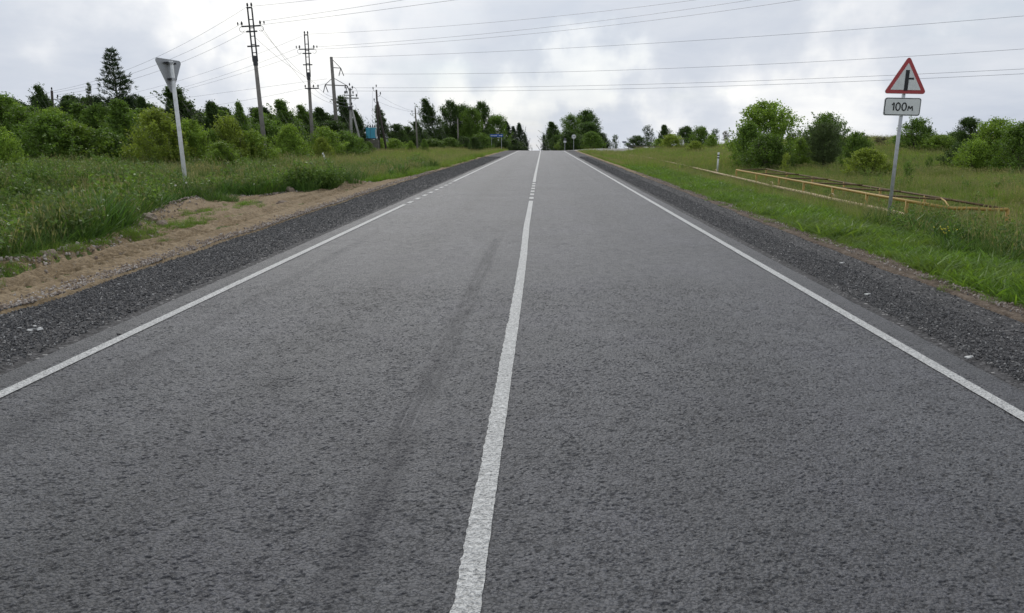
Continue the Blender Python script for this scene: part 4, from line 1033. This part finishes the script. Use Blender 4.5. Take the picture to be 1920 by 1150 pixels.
# stacked blocks under it (each block a part)
rr = random.Random(8)
for i in range(4):
    for j in range(3):
        o = MB().box((-.62*1.0+.41+j*.50-.25, rr.uniform(-.02, .02), -.25+i*.50), (.48, .9, .485)).build('concrete_block', M_BLOCK, e)
MB().box((-.1, 0, z0-.17), (1.55, 1.0, .10)).build('platform_beam', M_STEELD, e)
MB().box((-.12, 0, z0+bh/2-.1), (1.12, .85, bh)).build('cabinet', M_BLUEBOX, e)
MB().box((-.12, -.44, z0+bh/2-.1), (.02, .02, bh*.96)).build('door_seam', M_STEELD, e)
MB().box((.475, .0, z0+bh/2-.1), (.06, .6, bh*.7)).build('side_vent', simple('white_louvre', (.45, .5, .52), .6), e)
for x in (-.5, -.2, .1, .35): insul(e, (x, 0, z0+bh-.12), 1.5)
# three more poles
def hook_pole(pb, pt, D, label, m, arm=None):
    b, tp = P(*pb, D), P(*pt, D); L = (tp-b).length
    e = empty('power_pole', b, label, 'power pole'); align(e, b, tp)
    MB().tube([(0, 0, -1), (0, 0, L)], [.15, .10], 8).build('pole_shaft', m, e, True)
    for s in (-1, 1):
        MB().tube([(0, 0, L-.75), (s*.45, 0, L-.75), (s*.5, 0, L-.6)], .025, 5).build('hook', M_STEELD, e); insul(e, (s*.5, 0, L-.6), 1.2)
    insul(e, (0, 0, L), 1.2)
hook_pole((783, 283), (778.5, 203), 112, 'thin pole standing alone in the grass left of the far grove', M_WOODG)
hook_pole((859.5, 278), (858, 224), 134, 'thin far pole in front of the dark far grove', M_WOODG)
hook_pole((104, 280), (97, 170), 66, 'lone far pole sticking out of the wood at the left', M_WOODP)

# ------------------------------------------------------------------ wires
def wire(pts, label, r=.0085, n=24):
    """smooth curve through three or more 3-D points"""
    Pt = [np.array(P(*p)) for p in pts]
    ch = [0]
    for a_, b_ in zip(Pt, Pt[1:]): ch.append(ch[-1]+np.linalg.norm(b_-a_))
    ch = np.array(ch)/ch[-1]; deg = min(2, len(Pt)-1)
    co = [np.polyfit(ch, [p[i] for p in Pt], deg) for i in range(3)]
    q = [[np.polyval(co[i], s_) for i in range(3)] for s_ in np.linspace(0, 1, n)]
    mb = MB().tube(q, r, 4); m = bpy.data.meshes.new('power_line'); m.from_pydata(mb.v, [], mb.f); m.materials.append(M_WIRE)
    tag(link('power_line', m), label, 'power line', 'overhead wires')
wire([(473, 12, 50), (590, 0, 46.6), (1500, -150, 28)], 'wire leaving the very top of the tallest pole to the upper right')
wire([(486, 41, 50), (757, 0, 44), (1700, -170, 28)], 'middle wire from the tallest pole to the upper right')
wire([(488, 47, 50), (854, 0, 43), (1800, -145, 28)], 'lower wire from the tallest pole to the upper right')
wire([(576, 64, 64), (960, 41, 54), (1285, 0, 45), (2100, -125, 30)], 'top wire from the second pole across the sky')
wire([(584, 88, 64), (960, 61, 54), (1390, 0, 44), (2150, -130, 30)], 'middle wire from the second pole across the sky')
wire([(589, 92, 64), (960, 70, 54), (1480, 0, 43), (2150, -110, 30)], 'lower wire from the second pole across the sky')
wire([(622, 108, 88), (960, 97, 80), (1920, 28, 60), (2500, -20, 50)], 'topmost long wire from the slim tall pole', .012)
wire([(637, 138, 88), (960, 139, 80), (1920, 89, 60), (2500, 50, 50)], 'second long wire from the slim tall pole', .012)
wire([(650, 164, 88), (960, 165, 80), (1920, 127, 60), (2500, 98, 50)], 'third long wire down, above the round trees', .012)
wire([(650, 170, 87), (960, 172, 79), (1920, 136, 59), (2500, 108, 49)], 'lowest long wire, above the round trees', .012)
wire([(465, 13, 50), (344, 80, 54), (260, 124, 58), (97, 171, 66)], 'top wire from the tallest pole to the lone far pole')
wire([(455, 44, 50), (385, 80, 53), (250, 138, 59), (100, 174, 66)], 'middle wire from the tallest pole to the lone far pole')
wire([(468, 57, 50), (419, 80, 52), (260, 146, 59), (106, 178, 66)], 'lower wire from the tallest pole to the lone far pole')
wire([(97, 171, 66), (60, 195, 75), (20, 215, 85)], 'wire dropping left from the lone far pole')
wire([(568, 66, 64), (479, 105, 68), (269, 169, 80), (150, 195, 88)], 'top wire from the second pole running left behind the tallest')
wire([(563, 86, 64), (480, 124, 68), (266, 182, 80), (150, 205, 88)], 'middle wire from the second pole running left')
wire([(570, 98, 64), (480, 132, 68), (272, 185, 80), (160, 208, 88)], 'lower wire from the second pole running left')
wire([(613, 148, 88), (479, 166, 94), (300, 190, 104)], 'faint wire from the slim tall pole towards the left wood', .011)
wire([(612, 157, 88), (500, 181, 94), (400, 198, 100)], 'fainter lower wire from the slim tall pole towards the left wood', .011)
for i, (a_, b_, l) in enumerate((((490, 50, 50), (571, 157, 64), 'outer'), ((488, 54, 50), (585, 156, 64), 'inner'), ((478, 70, 50), (592, 157, 64), 'lower'))):
    m_ = ((a_[0]+b_[0])/2, (a_[1]+b_[1])/2+3+i, (a_[2]+b_[2])/2)
    wire([a_, m_, b_], l + ' slack wire from the tallest pole down to the second pole arm', .011)
for i, (x, y) in enumerate(((571, 163), (585, 161), (594, 161))):
    wire([(x, y, 64), ((x+650)/2, 190+i*-4, 73), (652+i*3, 200-i*6, 82)], ['left', 'middle', 'right'][i] + ' slack wire from the second pole arm to the grey braced pole', .011)
wire([(707, 176, 96), (745, 198, 104), (778, 209, 112)], 'upper wire from the dark wooden pole to the pole in the field', .011)
wire([(707, 190, 96), (745, 204, 104), (776, 210, 112)], 'lower wire from the dark wooden pole to the pole in the field', .011)
wire([(779, 209, 112), (820, 222, 123), (858, 230, 134)], 'wire from the field pole to the thin far pole', .011)
wire([(665, 195, 82), (685, 228, 90), (697, 240, 95)], 'wire from the grey braced pole down to the transformer', .011)
wire([(699, 170, 96), (698.5, 205, 95.5), (699, 239, 95)], 'vertical lead dropping to the transformer from the wooden pole', .011)

# ------------------------------------------------------------------ signs
def rounded_tri(side, rad, inv=False, n_=5):
    h = side*math.sqrt(3)/2; P0 = [(-side/2, -h/3), (side/2, -h/3), (0, 2*h/3)]
    out = []
    for i, (x, z) in enumerate(P0):
        L_ = math.hypot(x, z); k = (L_-2*rad)/L_; cx, cz = x*k, z*k
        a0 = math.atan2(z, x)
        for j in range(n_): a = a0 + (j/(n_-1)-.5)*2*math.pi/3; out.append((cx+rad*math.cos(a), cz+rad*math.sin(a)))
    return [(x, -z) for x, z in out][::-1] if inv else out
def rounded_rect(w, h, rad, n_=5):
    out = []
    for cx, cz, a0 in ((w/2-rad, h/2-rad, 0), (-w/2+rad, h/2-rad, 90), (-w/2+rad, -h/2+rad, 180), (w/2-rad, -h/2+rad, 270)):
        for j in range(n_): a = R(a0+90*j/(n_-1)); out.append((cx+rad*math.cos(a), cz+rad*math.sin(a)))
    return out
def stroke(mb, pts, w, y0, y1, closed=False):
    m_ = len(pts); rng_ = range(m_ if closed else m_-1)
    for i in rng_:
        (x0, z0_), (x1, z1_) = pts[i], pts[(i+1) % m_]; d = math.hypot(x1-x0, z1_-z0_); nx, nz = -(z1_-z0_)/d*w/2, (x1-x0)/d*w/2
        ex, ez = (x1-x0)/d*w*.12, (z1_-z0_)/d*w*.12
        mb.prism([(x0+nx-ex, z0_+nz-ez), (x0-nx-ex, z0_-nz-ez), (x1-nx+ex, z1_-nz+ez), (x1+nx+ex, z1_+nz+ez)], y0 - i*1e-5, y1)
DS = 17.0; q = DS/FPX
b, tp = P(1667, 412, DS), P(1704, 115, DS)
b.z = gzf(b.x, DS); L = (tp-b).length
e = empty('road_sign', b, 'red bordered triangular warning sign above a 100 m plate on a leaning grey post', 'road sign'); align(e, b, tp)
MB().tube([(0, .05, -.5), (0, .05, L-.1)], .038, 12).build('post', M_GALV, e, True)
tri_c = L - 34*q*1.0; side = 74*q*1.02
# local z of the triangle centroid: photo triangle spans y 108..176, base at 176
zc = L + (120-153.5)*q
MB().prism([(x, z+zc) for x, z in rounded_tri(side, .05)], -.004, .012).build('sign_plate', M_WHITEP, e); SP = [o for o in e.children if o.name.startswith('sign_plate')][0]
MB().prism([(x, z+zc) for x, z in rounded_tri(side*.985, .045)], -.010, -.0045).build('sign_border', M_SIGNR, SP)
MB().prism([(x, z+zc) for x, z in rounded_tri(side*.70, .008)], -.016, -.0105).build('sign_face', M_SIGNW, SP)
mb = MB(); mb.prism([(-.040, zc-.20), (.040, zc-.20), (.040, zc+.225), (-.040, zc+.225)], -.021, -.0165)
mb.prism([(.0405, zc+.030), (.145, zc+.030), (.145, zc+.068), (.0405, zc+.068)], -.0208, -.0165)
mb.build('junction_symbol', M_BLACK, SP)
zp = L + (120-197.5)*q; pw, ph = 64*q, 31*q
xo = -.02
MB().prism([(x+xo, z+zp) for x, z in rounded_rect(pw, ph, .05)], -.004, .012).build('distance_plate', M_WHITEP, e); DP_ = [o for o in e.children if o.name.startswith('distance_plate')][0]
MB().prism([(x+xo, z+zp) for x, z in rounded_rect(pw*.975, ph*.95, .045)], -.008, -.0045).build('plate_border', M_BLACK, DP_)
MB().prism([(x+xo, z+zp) for x, z in rounded_rect(pw*.935, ph*.87, .035)], -.012, -.0085).build('plate_face', M_SIGNW, DP_)
mb = MB(); hh = ph*.42; y0, y1 = -.017, -.0125
def ell(cx, a, b_): return [(cx+a*math.cos(g), zp+b_*math.sin(g)) for g in np.linspace(0, 2*math.pi, 17)[:-1]]
stroke(mb, [(xo-.225, zp+hh*.22), (xo-.185, zp+hh/2), (xo-.185, zp-hh/2)], .026, y0, y1)
stroke(mb, ell(xo-.095, .045, hh/2), .026, y0, y1, True)
stroke(mb, ell(xo+.035, .045, hh/2), .026, y0, y1, True)
stroke(mb, [(xo+.118, zp-hh/2), (xo+.132, zp+hh*.10), (xo+.168, zp-hh*.26), (xo+.204, zp+hh*.10), (xo+.218, zp-hh/2)], .022, y0, y1)
mb.build('lettering', M_BLACK, DP_)
for z in (zc-.12, zc+.1, zp+.07, zp-.07): MB().box((0, .05, z), (.12, .09, .03)).build('clamp', M_STEELD, e)

# yield sign seen from behind
DY = 21.8; q = DY/FPX
b, tp = P(352.5, 372, DY), P(320, 113, DY); b.z = gzf(b.x, DY); L = (tp-b).length
e = empty('road_sign', b, 'back of a grey inverted triangle yield sign on a leaning white post', 'road sign'); align(e, b, tp)
MB().tube([(0, 0, -.5), (0, 0, L-.02)], [.062, .055], 12).build('post', M_WHITEP, e, True)
side = 1.12; ang = R(78); zc = L-.30
def rotm(mb, a, off):
    c_, s_ = math.cos(a), math.sin(a); mb.v = [(x*c_-y*s_+off[0], x*s_+y*c_+off[1], z) for x, y, z in mb.v]; return mb
offp = (-.02, .03)
lean = R(0)
tri = [(x, z+zc) for x, z in rounded_tri(side, .06, True)]
m1 = rotm(MB().prism(tri, .075, .085), ang, offp).build('sign_plate', simple('grey_sheet_metal', (.34, .35, .36), .5, .5, var=.12, scale=5), e)
rim = MB(); k = len(tri)
rim.tube([(x, .078, z) for x, z in tri]+[(tri[0][0], .078, tri[0][1])], .014, 4); rotm(rim, ang, offp).build('sign_rim', M_GALV, e)
for z in (zc+.22, zc-.22):
    rotm(MB().box((0, .035, z), (.46 if z > zc else .30, .05, .035)).box((.16 if z > zc else .1, .0, z), (.03, .09, .05)).box((-.16 if z > zc else -.1, .0, z), (.03, .09, .05)), ang, offp).build('clamp_bracket', M_STEELD, e)
    MB().tube([(0, 0, z-.03), (0, 0, z+.03)], .072, 12).build('clamp_ring', M_GALV, e)

# blue direction sign
DB = 126; q = DB/FPX
b = P(931, 279, DB); b.z = gzf(b.x, DB)-.1
zt = P(931, 252, DB).z - b.z; zb = P(931, 257.2, DB).z - b.z; wS = 24*q
e = empty('direction_sign', b, 'long blue direction sign with white lettering on two posts', 'direction sign')
for s in (-1, 1): MB().tube([(s*wS*.38, .06, -.3), (s*wS*.38, .06, zt)], .045, 6).build('post', M_GALV, e)
MB().box((0, 0, (zt+zb)/2), (wS, .04, zt-zb)).build('sign_panel', M_SIGNB, e)
mb = MB(); zc = (zt+zb)/2
for k, (x, w) in enumerate(((-.86, .07), (-.77, .06), (-.69, .09), (-.58, .06), (-.50, .07), (-.41, .08), (-.31, .06), (-.23, .07), (-.14, .06), (-.06, .07), (.03, .08))):
    mb.box(((x)*wS*.5+.03, -.026, zc+(.01 if k % 3 else -.01)), (w*wS*.38, .008, .15))
mb.build('lettering', M_SIGNW, e)
MB().prism([(wS*.18, zc-.035), (wS*.36, zc-.035), (wS*.36, zc-.11), (wS*.46, zc), (wS*.36, zc+.11), (wS*.36, zc+.035), (wS*.18, zc+.035)], -.03, -.022).build('arrow', M_SIGNW, e)

# round sign and small double sign
def small_post(px, ytop, D, label, builder, cat='road sign'):
    b = P(px, 280, D); b.z = gzf(b.x, D)-.1; zt = P(px, ytop, D).z - b.z
    e = empty('road_sign', b, label, cat); MB().tube([(0, .04, -.3), (0, .04, zt)], .04, 8).build('post', M_GALV, e)
    builder(e, zt); return e
def rnd(e, zt):
    c0 = zt-.27; D_ = lambda r_: [(r_*math.cos(a), c0+r_*math.sin(a)) for a in np.linspace(0, 6.283, 25)[:-1]]
    MB().prism(D_(.33), -.01, .015).build('sign_disc', M_SIGNW, e)
    MB().prism(D_(.30), -.013, -.0105).build('disc_ring', simple('sign_grey', (.16, .16, .17), .5), e)
    MB().prism(D_(.27), -.017, -.0135).build('disc_face', M_SIGNW, e)
    mb = MB(); mb.box((-.09, -.02, c0), (.13, .006, .09)).box((.09, -.02, c0), (.13, .006, .09)); mb.build('disc_symbol', simple('sign_dark_grey', (.10, .10, .11), .5), e)
small_post(1075.5, 253, 112, 'round white sign with a dark symbol on a thin post near the road end', rnd)
def dbl(e, zt):
    MB().box((0, 0, zt-.18), (.36, .02, .36)).build('upper_plate', simple('sign_back_dark', (.12, .12, .13), .5, .3), e)
    MB().box((0, 0, zt-.56), (.42, .02, .28)).build('lower_plate', M_SIGNW, e)
small_post(1059, 259, 116, 'small double plate sign on a thin post left of the round sign', dbl)
def tny(e, zt): MB().box((0, 0, zt-.1), (.6, .03, .25)).build('sign_panel', simple('sign_dark_blue', (.05, .06, .10), .5), e)
small_post(1170, 265.5, 128, 'tiny dark plate sign standing at the side road', tny)

# guardrail on the side road
e = empty('guardrail', (13, 117.2, gzf(13, 117.2)), 'low dark guardrail along the side road right of the round trees', 'guardrail')
zr = float(road_z(120)) + .30 - e.location.z
for k in range(6): MB().box((k*2.0, 0, zr-.05), (.10, .10, 1.0)).build('post', M_STEELD, e)
MB().box((5, -.07, zr+.36), (10.6, .05, .20)).build('rail', simple('dull_guardrail_steel', (.10, .095, .085), .7, .2), e)

# white marker posts
def marker(pb, pt, D, label, bands):
    b, tp = P(*pb, D), P(*pt, D); L = (tp-b).length
    e = empty('marker_post', b, label, 'marker post', 'white roadside marker posts'); align(e, b, tp)
    MB().tube([(0, 0, -.4), (0, 0, L)], .048, 8).build('post', M_WHITEP, e, True)
    if bands:
        for z in (.62, .80): MB().tube([(0, 0, L*z-.035), (0, 0, L*z+.035)], .053, 8).build('band', M_BLACK, e)
marker((1345.5, 313), (1347.5, 286), 42, 'upright white marker post with black bands in the right field', True)
marker((615, 312), (605, 287), 46, 'plain white marker post leaning in the left meadow', False)

# ------------------------------------------------------------------ yellow railing (top frame about 0.3 m above the road plane)
ZR = .30
def onz(px, py, zrel=ZR):
    """point whose height above the sloping road plane is zrel"""
    v = CM @ np.array([px-CX, -(py-CY), -FPX]); k = (CAMH-zrel)/(SL*v[1]-v[2]); return Vector((v[0]*k, v[1]*k, CAMH+v[2]*k))
A = onz(1381, 319); B = onz(1781, 391); Cc = onz(1890, 393); Dd = onz(1437, 317)
e = empty('yellow_railing', (A.x, A.y, gzf(A.x, A.y)), 'long low yellow pipe frame railing with weathered crossbars in the right grass', 'railing')
def L_(p): return Vector(p) - e.location
def lerp(a, b, s): return a + (b-a)*s
def sagp(a, b, k=5, amp=.02):
    rr = random.Random(int(a.x*97)); return [lerp(a, b, i/k)+Vector((0, 0, rr.uniform(-amp, amp) if 0 < i < k else 0)) for i in range(k+1)]
def rail(a, b, m, r_=.026, name='rail', amp=.012): MB().tube([L_(p) for p in sagp(a, b, 5, amp)], r_, 8).build(name, m, e, True)
rail(A, B, M_YEL, .037); rail(Dd, Cc, M_RUST, .028, amp=.03); rail(B, Cc, M_YEL, .037); rail(A, Dd, M_RUST, .026)
for s, g in ((.22, .14), (.40, .30), (.56, .46), (.70, .62), (.84, .80)):
    rail(lerp(A, B, s-.04), lerp(Dd, Cc, s+.05), M_RUST, .026, 'crossbar', .006)
def rpost(p, m=M_YEL, r_=.038): MB().tube([L_((p.x, p.y, gzf(p.x, p.y)-.2)), L_(p)], r_, 8).build('post', m, e, True)
for s in (0, .19, .36, .51, .65, .78, .90): rpost(lerp(A, B, s))
for s in (.0, .18, .36, .53, .68, .82, 1.0): rpost(lerp(Dd, Cc, s))
loop = [lerp(Dd, Cc, .86), lerp(lerp(Dd, Cc, .86), B, .5)+Vector((0, 0, .04)), B]
MB().tube([L_(p) for p in loop], .018, 6).build('bent_bar', M_YEL, e, True)

# sandy pipe lying in the grass
pp = [onz(x, y, -.04) for x, y in ((1180, 291), (1212, 295), (1280, 310), (1340, 324), (1442, 348), (1520, 364.5), (1566, 375), (1657, 394), (1905, 452), (2080, 493))]
mb = MB(); mb.tube([tuple(p) for p in pp], .052, 8)
m = bpy.data.meshes.new('pipe'); m.from_pydata(mb.v, [], mb.f); m.materials.append(M_PIPE)
m.polygons.foreach_set('use_smooth', [True]*len(m.polygons))
e = empty('ground_pipe', (0, 0, 0), 'sandy yellow pipe running low through the right grass parallel to the road', 'pipe'); link('pipe_run', m, e)
for px, py in ((1342, 324), (1446, 349), (1240, 301), (1560, 373.5)):
    c0 = onz(px, py, -.04); pts = [tuple(c0+Vector((.0, .28*math.cos(a), -.1+.26*math.sin(a)))) for a in np.linspace(0, math.pi, 8)]
    MB().tube(pts, .022, 6).build('hoop', M_PIPE, e, True)
for k in range(0, 12):
    y = 12+k*5.5; i_ = np.interp(y, [p.y for p in pp[::-1]], [p.x for p in pp[::-1]])
    g0 = gzf(i_, y); MB().tube([(i_, y, g0-.2), (i_, y, g0+.18)], .03, 6).build('support', M_CONC, e)

# ------------------------------------------------------------------ small things
def rock(name, loc, s, m, label, cat, seed):
    r = np.random.RandomState(seed); v, f = ico()
    bmv = [tuple(p) for p in v]; ed = {}; F2 = []
    def midp(a, b):
        k_ = (min(a, b), max(a, b))
        if k_ not in ed: p = (np.array(bmv[a])+np.array(bmv[b])); p /= np.linalg.norm(p); ed[k_] = len(bmv); bmv.append(tuple(p))
        return ed[k_]
    for a, b, c_ in f:
        x, y, z = midp(a, b), midp(b, c_), midp(c_, a); F2 += [(a, x, z), (x, b, y), (z, y, c_), (x, y, z)]
    V = np.array(bmv)*(1+.16*r.randn(len(bmv), 1)).clip(.7, 1.35)*np.array(s)*.5
    o = link(name, mesh_np(name, V, np.array(F2), m)); o.location = loc; o.rotation_euler = (0, 0, r.rand()*6)
    return tag(o, label, cat)
def onground(px, py):
    y = CAMH*FPX/(py-263+.01)
    for _ in range(12): 
        v = CM @ np.array([px-CX, -(py-CY), -FPX]); x = v[0]*y/v[1]; zray = CAMH+v[2]*y/v[1]; g_ = gzf(x, y)
        y = y*(CAMH-g_+SL*0)/(CAMH-zray) if abs(CAMH-zray) > 1e-6 else y
        y = max(3, min(140, y))
    return Vector((x, y, gzf(x, y)))
for px, py, s, lab, sd_ in ((477, 365, (.34, .3, .3), 'round brown boulder at the edge of the dark weeds left of the road', 1), (530, 384, (.34, .22, .16), 'flat brown rock lying on the bare dirt', 2), (278, 416, (.42, .35, .26), 'lumpy brown clod on the berm by the ditch', 3),
                        (487, 384, (.18, .14, .12), 'small rock left of the flat one on the dirt', 4), (305, 428, (.30, .25, .2), 'second clod on the berm, nearer the road', 5), (108, 484, (.28, .22, .16), 'clod on the near end of the berm', 6), (628, 352, (.6, .4, .25), 'earth heap stone beyond the dirt lay-by', 7)):
    g_ = onground(px, py); rock('rock', g_+Vector((0, 0, s[2]*.25)), s, M_ROCK, lab, 'rock', sd_)
# white scrap on the left gravel
r = np.random.RandomState(9); mb = MB()
c0 = onz(65, 621, .03)
for k in range(7):
    a = r.rand()*6.28; p = c0+Vector((.05*r.randn(), .05*r.randn(), .008+.004*k)); mb.box(p, (.05*r.uniform(.5, 1.3), .02, .006), Matrix.Rotation(a, 3, 'Z') @ Matrix.Rotation(.4*r.randn(), 3, 'X'))
tag(mb.build('litter', M_SCRAP), 'crumpled white scrap on the left gravel shoulder', 'litter')
for px, py, lab in ((1578, 493, 'white scrap on the right shoulder near the dirt edge'), (1625, 552, 'pale chip on the right gravel beside the white line'), (1815, 670, 'pale flat chip at the inner edge of the right gravel')):
    c0 = onz(px, py, .03); mb = MB(); mb.box(c0, (.05, .03, .008), Matrix.Rotation(.5, 3, 'Z') @ Matrix.Rotation(.15, 3, 'X')); mb.box(c0+Vector((.03, .008, .006)), (.025, .02, .006), Matrix.Rotation(-.3, 3, 'Z'))
    tag(mb.build('litter', M_SCRAP), lab, 'litter')
c0 = onz(223, 626, .008); tag(MB().lathe(c0, [(.022, 0), (.020, .004), (.012, .007)], 9).build('tar_spot', M_BLACK), 'small black tar spot on the left white line', 'stain')
# flowers
def flowers(name, label, cx, cy, sx, sy, n_, hgt, size, m, seed, cat='flowers', stem=M_WEED):
    r = np.random.RandomState(seed); V, F, A = [], [], []
    e = empty(name, (cx, cy, gzf(cx, cy)), label, cat); e['kind'] = 'stuff'
    mb = MB(); ms = MB()
    for k in range(n_):
        x, y = cx+sx*r.randn(), cy+sy*r.randn(); h = hgt*r.uniform(.75, 1.15); z = gzf(x, y)
        p = Vector((x-.05, y, z+h))-e.location; ms.tube([Vector((x, y, z))-e.location, p], .004, 3)
        for j in range(6):
            a = j*math.pi/3; mb.box(p+Vector((math.cos(a)*size*.5, -.004, math.sin(a)*size*.4+.002)), (size*.55, .006, size*.35), Matrix.Rotation(-a, 3, 'Y'))
    ms.build('stems', stem, e); mb.build('petals', m, e)
g_ = onground(300, 378)
flowers('daisy_patch', 'patch of small white daisies left of the yield sign foot', -10.9, 19.6, .5, .4, 60, .55, .035, M_DAISY, 31)
flowers('yellow_flowers', 'yellow flower heads in the dark grass right of the warning sign', 6.75, 12.75, .07, .07, 14, .36, .014, M_YFLOW, 32)
flowers('white_clover', 'scattered tiny white flowers in the right verge', 6.3, 17, .7, 6, 22, .14, .012, M_DAISY, 33)
